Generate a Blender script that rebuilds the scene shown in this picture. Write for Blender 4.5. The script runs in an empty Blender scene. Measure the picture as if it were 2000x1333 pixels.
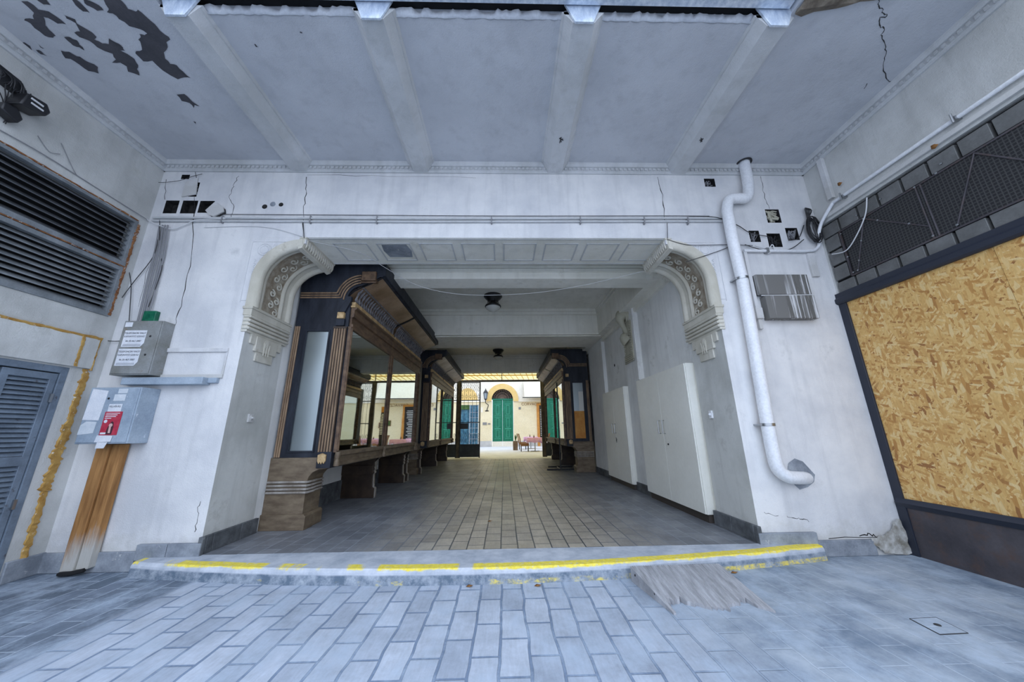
import bpy, bmesh, math, random
from mathutils import Vector, Matrix
random.seed(7)
PI = math.pi
SC = bpy.context.scene
COL = SC.collection

# ------------------------------------------------------------------ camera
CAMP = Vector((0.0, -3.616, 1.2))
FPX = 653.54
_p, _y, _r = .2654, .0252, -.0122
FW = Vector((math.sin(_y)*math.cos(_p), math.cos(_y)*math.cos(_p), math.sin(_p)))
_r0 = Vector((math.cos(_y), -math.sin(_y), 0)); _u0 = _r0.cross(FW)
RT = math.cos(_r)*_r0 + math.sin(_r)*_u0
UP = -math.sin(_r)*_r0 + math.cos(_r)*_u0
cam = bpy.data.objects.new('camera', bpy.data.cameras.new('camera'))
COL.objects.link(cam)
cam.matrix_world = Matrix(((RT.x, UP.x, -FW.x, CAMP.x), (RT.y, UP.y, -FW.y, CAMP.y), (RT.z, UP.z, -FW.z, CAMP.z), (0, 0, 0, 1)))
cam.data.sensor_width = 36; cam.data.lens = FPX/2000*36
cam.data.clip_start = .05; cam.data.clip_end = 200
SC.camera = cam

def on(px, py, ax, v):
    """measure a point of the photograph on a known plane of the place"""
    d = FW + RT*((px-1000)/FPX) - UP*((py-666.5)/FPX)
    i = 'xyz'.index(ax)
    return CAMP + d*((v-CAMP[i])/d[i])

# ------------------------------------------------------------------ world, light, exposure
W = bpy.data.worlds.new('world'); SC.world = W; W.use_nodes = True
nt = W.node_tree; nt.nodes.clear()
wo = nt.nodes.new('ShaderNodeOutputWorld'); wb = nt.nodes.new('ShaderNodeBackground')
tc = nt.nodes.new('ShaderNodeTexCoord'); sx = nt.nodes.new('ShaderNodeSeparateXYZ'); rp = nt.nodes.new('ShaderNodeValToRGB')
nt.links.new(tc.outputs['Generated'], sx.inputs[0]); nt.links.new(sx.outputs['Z'], rp.inputs[0])
rp.color_ramp.elements[0].position = 0.0; rp.color_ramp.elements[0].color = (1.14, 1.28, 1.54, 1)
rp.color_ramp.elements[1].position = .45; rp.color_ramp.elements[1].color = (1.75, 2.02, 2.50, 1)
nt.links.new(rp.outputs[0], wb.inputs[0]); wb.inputs[1].default_value = 1.0
nt.links.new(wb.outputs[0], wo.inputs[0])
vs = SC.view_settings
SC.display_settings.display_device = 'sRGB'
vs.view_transform = 'Standard'; vs.look = 'None'; vs.gamma = 1; vs.use_curve_mapping = False
vs.exposure = 0.33
try:
    SC.cycles.max_bounces = 14; SC.cycles.diffuse_bounces = 8; SC.cycles.glossy_bounces = 6
    SC.cycles.sample_clamp_indirect = 6
except Exception: pass

# ------------------------------------------------------------------ materials
def newmat(n):
    m = bpy.data.materials.new(n); m.use_nodes = True
    t = m.node_tree; t.nodes.clear()
    o = t.nodes.new('ShaderNodeOutputMaterial'); b = t.nodes.new('ShaderNodeBsdfPrincipled')
    t.links.new(b.outputs[0], o.inputs[0])
    return m, t, b
def N(t, k, **kw):
    n = t.nodes.new(k)
    for a, v in kw.items(): setattr(n, a, v)
    return n
def ocoord(t, scale=(1, 1, 1), rot=(0, 0, 0)):
    c = N(t, 'ShaderNodeTexCoord'); mp = N(t, 'ShaderNodeMapping')
    mp.inputs['Scale'].default_value = scale; mp.inputs['Rotation'].default_value = rot
    t.links.new(c.outputs['Object'], mp.inputs[0]); return mp.outputs[0]
def noise(t, vec, scale, detail=6, rough=.6):
    n = N(t, 'ShaderNodeTexNoise'); n.inputs['Scale'].default_value = scale
    n.inputs['Detail'].default_value = detail; n.inputs['Roughness'].default_value = rough
    if vec is not None: t.links.new(vec, n.inputs['Vector'])
    return n.outputs['Fac']
def ramp(t, fac, p0, c0, p1, c1):
    r = N(t, 'ShaderNodeValToRGB'); e = r.color_ramp.elements
    e[0].position = p0; e[1].position = p1
    e[0].color = c0 if len(c0) == 4 else (*c0, 1); e[1].color = c1 if len(c1) == 4 else (*c1, 1)
    t.links.new(fac, r.inputs[0]); return r.outputs[0]
def mix(t, fac, a, b, mode='MIX'):
    m = N(t, 'ShaderNodeMix', data_type='RGBA', blend_type=mode)
    for s, v in ((0, fac), (6, a), (7, b)):
        if hasattr(v, 'is_linked') or isinstance(v, bpy.types.NodeSocket): t.links.new(v, m.inputs[s])
        elif s == 0: m.inputs[0].default_value = v
        else: m.inputs[s].default_value = (*v, 1) if len(v) == 3 else v
    return m.outputs[2]
def math_(t, op, a, b=0.0):
    m = N(t, 'ShaderNodeMath', operation=op)
    for i, v in ((0, a), (1, b)):
        if isinstance(v, bpy.types.NodeSocket): t.links.new(v, m.inputs[i])
        else: m.inputs[i].default_value = v
    return m.outputs[0]
def bump(t, b, h, strength=.3, dist=.01):
    n = N(t, 'ShaderNodeBump'); n.inputs['Strength'].default_value = strength; n.inputs['Distance'].default_value = dist
    t.links.new(h, n.inputs['Height']); t.links.new(n.outputs[0], b.inputs['Normal'])
def B(m): return (0, 0, 0, 1), (1, 1, 1, 1)
K, WH = (0, 0, 0), (1, 1, 1)
def aged(name, c1, c2, scale=3, rough=.7, metal=0, lo=.35, hi=.7, stretch=(1, 1, 1), bs=.2, bscale=60, c3=None, c3lo=.62, c3hi=.68, spec=.4, fine=.12):
    m, t, b = newmat(name)
    v = ocoord(t, stretch)
    col = ramp(t, noise(t, v, scale), lo, c1, hi, c2)
    f = ramp(t, noise(t, v, scale*14, 4), .3, (1-fine,)*3, .7, (1+fine*.5,)*3)
    col = mix(t, 1.0, col, f, 'MULTIPLY')
    if c3: col = mix(t, ramp(t, noise(t, v, scale*2.3, 8, .7), c3lo, K, c3hi, WH), col, c3)
    t.links.new(col, b.inputs['Base Color'])
    b.inputs['Roughness'].default_value = rough; b.inputs['Metallic'].default_value = metal
    b.inputs['Specular IOR Level'].default_value = spec
    if bs: bump(t, b, noise(t, v, bscale, 5), bs, .006)
    return m
def plain(name, c, rough=.6, metal=0, spec=.5):
    m, t, b = newmat(name); b.inputs['Base Color'].default_value = (*c, 1)
    b.inputs['Roughness'].default_value = rough; b.inputs['Metallic'].default_value = metal
    b.inputs['Specular IOR Level'].default_value = spec
    return m

def plaster(name, base, dirt, stain=None, low=None):
    m, t, b = newmat(name)
    v = ocoord(t)
    col = ramp(t, noise(t, v, 1.3, 8, .62), .38, dirt, .60, base)
    vz = ocoord(t, (5, 5, .5))
    col = mix(t, math_(t, 'MULTIPLY', ramp(t, noise(t, vz, 1.6, 6), .50, K, .70, WH), .38), col, tuple(x*.8 for x in dirt))
    col = mix(t, ramp(t, noise(t, v, 26, 3, .8), .70, K, .74, (.45,)*3), col, tuple(x*.55 for x in dirt))
    if stain:
        col = mix(t, ramp(t, noise(t, v, 2.6, 9, .7), .60, K, .70, (.6,)*3), col, stain)
    if low:   # rising damp near the ground, a stain with its own ragged edge
        s = N(t, 'ShaderNodeSeparateXYZ'); t.links.new(v, s.inputs[0])
        h = math_(t, 'ADD', math_(t, 'MULTIPLY', s.outputs[2], -2.2), math_(t, 'MULTIPLY', noise(t, v, 4, 8, .7), 1.6))
        col = mix(t, math_(t, 'MULTIPLY', ramp(t, h, .12, K, .5, WH), .6), col, low)
    t.links.new(col, b.inputs['Base Color']); b.inputs['Roughness'].default_value = .85
    b.inputs['Specular IOR Level'].default_value = .25
    h = math_(t, 'ADD', noise(t, v, 9, 8, .7), math_(t, 'MULTIPLY', noise(t, v, 90, 3), .5))
    bump(t, b, h, .6, .010)
    return m

M = {}
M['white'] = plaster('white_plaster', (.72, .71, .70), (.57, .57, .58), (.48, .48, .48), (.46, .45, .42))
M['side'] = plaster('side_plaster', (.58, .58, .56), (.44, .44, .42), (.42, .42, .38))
M['reveal'] = plaster('reveal_plaster', (.60, .60, .57), (.46, .46, .43), (.38, .37, .34), (.40, .40, .38))
M['ceil'] = plaster('ceiling_plaster', (.53, .54, .565), (.47, .48, .505))
M['trim'] = plaster('trim_plaster', (.57, .575, .58), (.46, .465, .46))
M['stucco'] = plaster('stucco', (.64, .61, .53), (.48, .45, .37), (.26, .21, .14))
M['stucco_dirt'] = aged('dirty_stucco', (.20, .15, .10), (.44, .40, .32), 9, .8, bs=.6, bscale=40)
M['pass_wall'] = plaster('passage_plaster', (.78, .78, .76), (.66, .66, .64), (.40, .39, .34))
M['pass_ceil'] = plaster('passage_ceiling_plaster', (.82, .80, .73), (.72, .70, .62), (.56, .53, .43))
M['old_cream'] = plaster('old_cream_plaster', (.50, .48, .38), (.38, .36, .28), (.24, .20, .12))
M['crack'] = plain('crack', (.03, .03, .032), .9)
M['peel'] = aged('bare_grey_plaster', (.050, .050, .058), (.085, .082, .092), 4, .9)
M['hole'] = aged('dark_hole', (.004, .004, .005), (.035, .033, .03), 20, .9)
M['stone'] = aged('grey_stone', (.17, .19, .22), (.36, .39, .43), 5, .7, c3=(.5, .5, .5))
M['stone_dark'] = aged('dark_stone', (.05, .055, .06), (.16, .17, .18), 6, .6, c3=(.4, .4, .4), c3lo=.66, c3hi=.7)
M['concrete'] = aged('concrete', (.36, .38, .42), (.55, .57, .60), 3, .8, bs=.3)
M['foam'] = aged('yellow_foam', (.34, .17, .035), (.56, .36, .11), 10, .9, bs=1, bscale=30, c3=(.66, .64, .58), c3lo=.60, c3hi=.66)
M['rust'] = aged('rust', (.16, .055, .02), (.32, .15, .06), 14, .9, bs=.6, bscale=50, c3=(.6, .6, .58), c3lo=.58, c3hi=.62)
M['louvre'] = aged('grey_louvre_paint', (.13, .145, .155), (.24, .26, .275), 5, .5)
M['louvre_dark'] = aged('dark_louvre_paint', (.045, .05, .055), (.11, .12, .13), 5, .5)  # darker tone of the louvre paint, for the upper bank
M['door_blue'] = aged('grey_blue_paint', (.11, .14, .18), (.20, .25, .31), 4, .5, c3=(.07, .07, .08))
M['black'] = plain('black_plastic', (.012, .012, .014), .4)
M['void'] = plain('dark_interior', (.006, .006, .007), .9)
M['boxgrey'] = aged('grey_steel_box', (.19, .19, .17), (.30, .31, .31), 5, .5, c3=(.22, .16, .10), c3lo=.6, c3hi=.75)
M['boxblue'] = aged('blue_grey_steel', (.27, .33, .40), (.40, .47, .54), 6, .5, c3=(.7, .74, .78), c3lo=.66, c3hi=.68)
M['paper'] = aged('paper', (.66, .68, .72), (.80, .80, .82), 8, .8, bs=0)
M['paper_old'] = aged('weathered_paper', (.55, .60, .64), (.70, .72, .74), 12, .8, bs=0)
M['ink'] = plain('grey_ink', (.10, .11, .13), .8)
M['red'] = aged('poster_red', (.42, .02, .05), (.55, .06, .09), 18, .6, bs=0)
M['poster_face'] = plain('poster_skin', (.65, .42, .38), .7)
M['poster_hair'] = plain('poster_hair', (.06, .015, .025), .7)
_m = newmat('old_post_wood'); _t, _b = _m[1], _m[2]; _v = ocoord(_t, (6, 6, .7)); _c = ramp(_t, noise(_t, _v, 3, 7), .35, (.22, .095, .025), .7, (.46, .23, .075))
_s = N(_t, 'ShaderNodeSeparateXYZ'); _t.links.new(ocoord(_t), _s.inputs[0])
_h = math_(_t, 'ADD', math_(_t, 'MULTIPLY', _s.outputs[2], -1.5), math_(_t, 'MULTIPLY', noise(_t, _v, 2, 6, .7), 1.1))
_c = mix(_t, ramp(_t, _h, -.1, K, .35, WH), _c, (.46, .44, .40)); _t.links.new(_c, _b.inputs['Base Color']); _b.inputs['Roughness'].default_value = .8
bump(_t, _b, noise(_t, _v, 8, 5), .4, .01); M['wood_post'] = _m[0]
M['green_box'] = aged('green_plastic', (.0, .09, .05), (.02, .19, .10), 20, .4)
M['pvc'] = aged('white_pvc', (.72, .73, .75), (.82, .82, .83), 3, .35, bs=0)
M['zinc'] = aged('galvanised_sheet', (.48, .56, .68), (.82, .88, .95), 9, .35, .35, stretch=(3, 3, 1))
M['steel'] = plain('steel', (.40, .41, .42), .35, 1)
M['wire'] = plain('black_wire', (.015, .015, .017), .5)
M['wire_white'] = plain('white_wire', (.62, .62, .62), .6)
M['wire_grey'] = plain('grey_wire', (.22, .22, .23), .6)
M['navy'] = aged('blue_black_wood', (.008, .010, .016), (.028, .033, .046), 7, .55, stretch=(1, 1, .3), c3=(.06, .065, .075), c3lo=.68, c3hi=.74, spec=.3)
M['brown'] = aged('brown_wood', (.07, .04, .024), (.19, .115, .065), 5, .5, stretch=(3, 1, 3))
M['leg'] = aged('dark_leg_wood', (.022, .014, .010), (.060, .038, .024), 5, .5)
M['reed'] = aged('highlit_reed_wood', (.20, .17, .14), (.40, .37, .34), 9, .5, stretch=(1, 1, .4))  # pale tone: the bright highlight lines of the reeding are put into the colour
M['reed_gold'] = aged('gilt_brown_reed', (.16, .10, .06), (.36, .24, .14), 6, .5, stretch=(3, 3, .5))
M['brown_light'] = aged('worn_brown_wood', (.11, .078, .05), (.21, .16, .105), 6, .6, stretch=(1, 1, 3))
M['panelwood'] = aged('coved_panel_wood', (.17, .10, .05), (.34, .23, .15), 3, .42, stretch=(1, 1, 1), bs=.05)
M['gold'] = aged('gilded_wood', (.32, .20, .08), (.66, .47, .25), 12, .55, bs=.5, bscale=50)
M['lattice'] = aged('dark_turned_wood', (.07, .065, .07), (.26, .25, .26), 20, .45)
M['osb_edge'] = plain('dark_frame', (.018, .022, .035), .5)
M['door_panel'] = plaster('cupboard_white', (.74, .73, .66), (.64, .63, .57))
M['cup'] = aged('white_laminate', (.78, .77, .70), (.86, .85, .78), 1.5, .45, bs=0, fine=.03)
M['cup_side'] = M['cup']
M['plinth'] = plain('dark_plinth', (.05, .04, .034), .6)
M['sheet'] = aged('dark_rusty_sheet', (.040, .036, .042), (.085, .075, .08), 3, .55, c3=(.09, .055, .042), c3lo=.50, c3hi=.75)
M['tile'] = aged('grey_glass_block', (.10, .10, .095), (.17, .17, .165), 4, .4)
M['lampmetal'] = plain('black_iron', (.01, .01, .01), .45)
M['gate'] = aged('gate_iron', (.012, .014, .018), (.03, .032, .036), 6, .5)
M['gate_post'] = aged('gate_post_paint', (.035, .026, .018), (.09, .075, .05), 6, .5)
M['gate_sheet'] = aged('gate_sheet', (.010, .015, .022), (.03, .04, .05), 3, .5)
M['green_door'] = aged('green_door_paint', (.003, .13, .075), (.008, .20, .12), 3, .45, bs=0)
M['green_hi'] = plain('green_moulding', (.05, .34, .23), .4)
M['cream'] = aged('cream_render', (.78, .68, .46), (.84, .75, .54), 1.2, .9)
M['cream_pale'] = aged('pale_render', (.80, .76, .66), (.86, .82, .74), 1.2, .9)
M['yellow'] = aged('yellow_render', (.72, .50, .18), (.80, .58, .25), 2, .9)
M['wains'] = aged('grey_wainscot', (.46, .46, .47), (.60, .60, .60), 2, .9)
M['pave'] = aged('courtyard_paving', (.60, .62, .66), (.74, .75, .78), 2, .8)
M['bluewin'] = aged('blue_shop_glass', (.02, .09, .16), (.10, .26, .38), 3, .2)
M['awning'] = aged('cream_awning', (.74, .68, .52), (.80, .76, .62), 1, .8)
M['pink'] = aged('pink_cloth', (.70, .38, .62), (.82, .55, .76), 6, .8)
M['wicker'] = aged('wicker', (.16, .075, .03), (.34, .18, .09), 30, .7, bs=.6, bscale=90)
M['terra'] = aged('brown_planter', (.16, .11, .085), (.25, .19, .15), 4, .8)
M['leaf'] = aged('green_leaf', (.02, .07, .015), (.08, .15, .04), 8, .6)
M['leaf_dry'] = aged('dry_leaf', (.20, .08, .02), (.35, .17, .05), 20, .8)
M['orange'] = aged('orange_panel', (.5, .2, .04), (.62, .32, .08), 6, .7)
M['chalk'] = plain('black_board', (.01, .01, .012), .6)
M['chalkwhite'] = plain('white_writing', (.75, .75, .78), .8)
M['brick'] = aged('rubble', (.10, .08, .06), (.26, .22, .17), 9, .95, bs=1, bscale=18)
M['damp'] = aged('broken_plaster', (.22, .20, .16), (.58, .57, .54), 14, .9, bs=1, bscale=30)

def m_mirror(name, col, rough=.02):
    m, t, b = newmat(name)
    b.inputs['Base Color'].default_value = (*col, 1); b.inputs['Metallic'].default_value = 1
    b.inputs['Roughness'].default_value = rough
    v = ocoord(t); bump(t, b, noise(t, v, 1.2, 2), .06, .01)
    return m
M['pane'] = m_mirror('reflecting_shop_glass', (.60, .655, .645))
M['side_glass'] = m_mirror('dull_side_glass', (.36, .41, .43), .3)
M['bowl'] = plain('frosted_glass_bowl', (.62, .62, .58), .25)

def m_brick(name, side, centre, w=.33, h=.165, mort=.008, zx=None, m_side=(.5, .53, .56), m_centre=(.25, .3, .38), bs=.4, rough=.7, dust=None, off=(0, 0)):
    m, t, b = newmat(name)
    v = ocoord(t); s = N(t, 'ShaderNodeSeparateXYZ'); t.links.new(v, s.inputs[0])
    wob = math_(t, 'MULTIPLY', math_(t, 'SUBTRACT', noise(t, v, 2.2, 2), .5), .05 if bs > .5 else .008)
    c = N(t, 'ShaderNodeCombineXYZ')
    t.links.new(math_(t, 'ADD', s.outputs[1], off[1]), c.inputs[0])
    t.links.new(math_(t, 'ADD', math_(t, 'ADD', s.outputs[0], off[0]), wob), c.inputs[1])
    def brick(c1, c2, mo, ms):
        k = N(t, 'ShaderNodeTexBrick'); t.links.new(c.outputs[0], k.inputs['Vector'])
        k.inputs['Color1'].default_value = (*c1, 1); k.inputs['Color2'].default_value = (*c2, 1); k.inputs['Mortar'].default_value = (*mo, 1)
        k.inputs['Scale'].default_value = 1; k.inputs['Mortar Size'].default_value = ms; k.inputs['Mortar Smooth'].default_value = .25
        k.inputs['Brick Width'].default_value = w; k.inputs['Row Height'].default_value = h
        return k
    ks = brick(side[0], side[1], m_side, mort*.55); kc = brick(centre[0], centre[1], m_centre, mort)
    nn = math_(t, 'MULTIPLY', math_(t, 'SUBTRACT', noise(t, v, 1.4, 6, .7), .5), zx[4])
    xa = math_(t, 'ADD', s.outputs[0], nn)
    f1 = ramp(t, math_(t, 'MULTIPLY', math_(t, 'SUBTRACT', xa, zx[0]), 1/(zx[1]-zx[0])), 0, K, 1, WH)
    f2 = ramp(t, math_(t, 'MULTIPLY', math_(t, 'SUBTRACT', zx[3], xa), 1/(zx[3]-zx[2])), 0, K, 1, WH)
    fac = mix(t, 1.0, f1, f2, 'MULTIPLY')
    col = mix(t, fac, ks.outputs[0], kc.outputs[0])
    blot = ramp(t, noise(t, v, 3.2, 9, .75), .3, (.70,)*3, .7, (1.16,)*3)
    col = mix(t, 1.0, col, blot, 'MULTIPLY')
    vs_ = ocoord(t, (30, 4, 1)); col = mix(t, 1.0, col, ramp(t, noise(t, vs_, 2, 4), .3, (.9,)*3, .7, (1.06,)*3), 'MULTIPLY')
    if dust:
        rz = ramp(t, math_(t, 'MULTIPLY', math_(t, 'ADD', s.outputs[0], math_(t, 'MULTIPLY', noise(t, v, 1.1, 5), .9)), .4), .55, K, .8, (.55,)*3)
        col = mix(t, rz, col, ramp(t, noise(t, v, 2.0, 8, .7), .35, (.16, .22, .30), .62, (.56, .62, .68)))
        col = mix(t, ramp(t, noise(t, ocoord(t, (1.2, .8, 1)), 2.4, 9, .75), .47, K, .66, (.75,)*3), col, dust)
    t.links.new(col, b.inputs['Base Color'])
    t.links.new(ramp(t, noise(t, v, 2, 4), .3, (rough-.12,)*3, .7, (rough+.12,)*3), b.inputs['Roughness'])
    b.inputs['Specular IOR Level'].default_value = .35
    h_ = math_(t, 'ADD', math_(t, 'MULTIPLY', mixf(t, fac, ks.outputs[1], kc.outputs[1]), -1.0), math_(t, 'MULTIPLY', noise(t, v, 35, 5), .25))
    bump(t, b, h_, bs, .008)
    return m
def mixf(t, fac, a, b):
    m = N(t, 'ShaderNodeMix', data_type='FLOAT')
    t.links.new(fac, m.inputs[0]); t.links.new(a, m.inputs[2]); t.links.new(b, m.inputs[3]); return m.outputs[0]
M['floor_low'] = m_brick('street_paving', ((.12, .155, .20), (.18, .22, .28)), ((.38, .43, .51), (.50, .55, .63)), zx=(-2.72, -2.62, .7, 1.7, .25),
                         m_side=(.40, .46, .54), m_centre=(.20, .26, .36), mort=.009, bs=.7, dust=(.42, .50, .60), off=(.03, .05))
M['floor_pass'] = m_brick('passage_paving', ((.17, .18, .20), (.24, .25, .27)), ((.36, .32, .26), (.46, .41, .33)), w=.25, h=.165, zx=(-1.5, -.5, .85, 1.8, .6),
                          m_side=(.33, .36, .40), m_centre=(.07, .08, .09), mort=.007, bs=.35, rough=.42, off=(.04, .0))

def m_osb():
    m, t, b = newmat('osb_board')
    lay = []
    for i, (ang, sc, off) in enumerate(((.35, 1.0, 0), (-.75, 1.1, 3), (1.25, .95, 7), (.0, .8, 11))):
        v = ocoord(t, (1, 1, 1), (ang, 0, 0)); mp = N(t, 'ShaderNodeMapping'); mp.inputs['Scale'].default_value = (1, 58*sc, 15*sc); mp.inputs['Location'].default_value = (0, off, off)
        t.links.new(v, mp.inputs[0])
        nz = N(t, 'ShaderNodeTexNoise'); nz.inputs['Scale'].default_value = 1.2; t.links.new(mp.outputs[0], nz.inputs[0])
        ad = mix(t, .22, mp.outputs[0], nz.outputs['Color'], 'ADD')
        vo = N(t, 'ShaderNodeTexVoronoi', feature='F1'); vo.inputs['Scale'].default_value = 1; t.links.new(ad, vo.inputs['Vector'])
        sp = N(t, 'ShaderNodeSeparateColor'); t.links.new(vo.outputs['Color'], sp.inputs[0]); lay.append((sp.outputs[0], sp.outputs[1], vo.outputs['Distance']))
    def rm(f):
        r = N(t, 'ShaderNodeValToRGB'); e = r.color_ramp.elements
        e[0].position = 0; e[0].color = (.30, .125, .035, 1); e[1].position = 1; e[1].color = (.72, .52, .24, 1)
        for p, c in ((.08, (.48, .235, .06)), (.35, (.60, .35, .11)), (.75, (.68, .43, .15))):
            q = e.new(p); q.color = (*c, 1)
        t.links.new(f, r.inputs[0]); return r.outputs[0]
    c = rm(lay[0][0])
    for k, th in ((1, .5), (2, .6), (3, .72)):
        c = mix(t, ramp(t, lay[k][1], th, K, th+.02, WH), c, rm(lay[k][0]))
    g = ramp(t, noise(t, ocoord(t, (1, 60, 9), (.4, 0, 0)), 2, 3), .3, (.88,)*3, .7, (1.07,)*3)
    c = mix(t, 1.0, c, g, 'MULTIPLY')
    t.links.new(c, b.inputs['Base Color']); b.inputs['Roughness'].default_value = .6
    bump(t, b, lay[0][2], .2, .003)
    return m
M['osb'] = m_osb()

def m_mesh():
    m, t, b = newmat('dark_mesh')
    v = ocoord(t); s = N(t, 'ShaderNodeSeparateXYZ'); t.links.new(v, s.inputs[0])
    a = math_(t, 'SINE', math_(t, 'MULTIPLY', s.outputs[1], 2*PI/.028)); c = math_(t, 'SINE', math_(t, 'MULTIPLY', s.outputs[2], 2*PI/.028))
    h = math_(t, 'MAXIMUM', a, c)
    col = ramp(t, h, .55, (.008, .008, .009), .8, (.045, .044, .043))
    t.links.new(col, b.inputs['Base Color']); b.inputs['Roughness'].default_value = .6
    return m
M['mesh'] = m_mesh()

def m_weather():
    m, t, b = newmat('weathered_grey_board')
    v = ocoord(t, (22, 22, .6))
    col = ramp(t, noise(t, v, 1.4, 6, .7), .50, (.12, .115, .105), .58, (.60, .60, .60))
    col = mix(t, ramp(t, noise(t, ocoord(t, (3.2, 3.2, .2)), 1.8, 3), .48, WH, .56, K), col, (.16, .155, .145))
    t.links.new(col, b.inputs['Base Color']); b.inputs['Roughness'].default_value = .8
    return m
M['weather'] = m_weather()

def m_kerb():
    m, t, b = newmat('painted_kerb_stone')
    tcn = N(t, 'ShaderNodeTexCoord'); s = N(t, 'ShaderNodeSeparateXYZ'); t.links.new(tcn.outputs['UV'], s.inputs[0])
    v = ocoord(t)
    base = ramp(t, noise(t, v, 5, 8, .7), .35, (.34, .38, .44), .65, (.56, .59, .64))
    # v coordinate: distance over the front edge, negative on the face; worn yellow paint
    d = s.outputs[1]
    face = ramp(t, math_(t, 'MULTIPLY', d, -20.0), .25, K, .5, WH)
    base = mix(t, face, base, ramp(t, noise(t, v, 9, 8, .75), .4, (.10, .14, .19), .65, (.36, .40, .45)))
    wx = math_(t, 'MULTIPLY', math_(t, 'SUBTRACT', noise(t, ocoord(t, (1, 1, 1)), 3.5, 6, .7), .5), .05)
    dd = math_(t, 'ADD', d, wx)
    stripe = mix(t, 1.0, ramp(t, math_(t, 'MULTIPLY', dd, 8), .06, K, .12, WH), ramp(t, math_(t, 'MULTIPLY', dd, 8), .84, WH, .94, K), 'MULTIPLY')
    # rightwards the stripe is whole, to the left only patches are left
    xx = s.outputs[0]
    whole = math_(t, 'ADD', ramp(t, math_(t, 'MULTIPLY', math_(t, 'ADD', xx, 1.1), 1.0), 0, K, .3, (.5,)*3), noise(t, ocoord(t, (1, .2, .2)), 4.2, 5, .6))
    whole = math_(t, 'ADD', whole, ramp(t, math_(t, 'ABSOLUTE', math_(t, 'ADD', xx, 2.45)), .2, (.5,)*3, .45, K))
    gap = ramp(t, math_(t, 'ABSOLUTE', math_(t, 'ADD', xx, .33)), .05, K, .07, WH)
    st = mix(t, 1.0, mix(t, 1.0, stripe, ramp(t, whole, .50, K, .56, WH), 'MULTIPLY'), gap, 'MULTIPLY')
    st = mix(t, 1.0, st, ramp(t, noise(t, v, 22, 6, .8), .36, (.25,)*3, .46, WH), 'MULTIPLY')
    col = mix(t, st, base, ramp(t, noise(t, v, 30, 4), .3, (.72, .56, .03), .7, (.90, .76, .12)))
    fp = mix(t, 1.0, face, ramp(t, math_(t, 'ADD', noise(t, ocoord(t, (1, 1, 2)), 5.5, 6, .7), math_(t, 'MULTIPLY', xx, .05)), .52, K, .62, WH), 'MULTIPLY')
    fp = mix(t, 1.0, fp, ramp(t, math_(t, 'MULTIPLY', d, -10), .5, K, .6, WH), 'MULTIPLY')
    fp = mix(t, 1.0, fp, ramp(t, noise(t, v, 24, 6, .8), .42, (.15,)*3, .56, WH), 'MULTIPLY')
    col = mix(t, math_(t, 'MULTIPLY', fp, .85), col, (.76, .60, .08))
    t.links.new(col, b.inputs['Base Color']); b.inputs['Roughness'].default_value = .75
    bump(t, b, noise(t, v, 25, 7, .7), .4, .008)
    return m
M['kerb'] = m_kerb()

def m_canopy():
    m, t, b = newmat('wired_canopy_glass')
    b.inputs['Base Color'].default_value = (.92, .84, .56, 1); b.inputs['Roughness'].default_value = .5
    tr = N(t, 'ShaderNodeBsdfTranslucent'); tr.inputs[0].default_value = (1.0, .90, .60, 1)
    ms = N(t, 'ShaderNodeMixShader'); ms.inputs[0].default_value = .75
    o = [n for n in t.nodes if n.type == 'OUTPUT_MATERIAL'][0]
    t.links.new(b.outputs[0], ms.inputs[1]); t.links.new(tr.outputs[0], ms.inputs[2]); t.links.new(ms.outputs[0], o.inputs[0])
    return m
M['canopy'] = m_canopy()

# ------------------------------------------------------------------ mesh building
def wloc(o):
    v = Vector(o.location)
    while o.parent: o = o.parent; v += Vector(o.location)
    return v
def tag(o, label=None, cat=None, group=None, kind=None):
    if label: o['label'] = label
    if cat: o['category'] = cat
    if group: o['group'] = group
    if kind: o['kind'] = kind
    return o
def empty(name, loc, label, cat, group=None, kind=None):
    o = bpy.data.objects.new(name, None); COL.objects.link(o); o.location = loc; o.empty_display_size = .05
    return tag(o, label, cat, group, kind)

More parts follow.
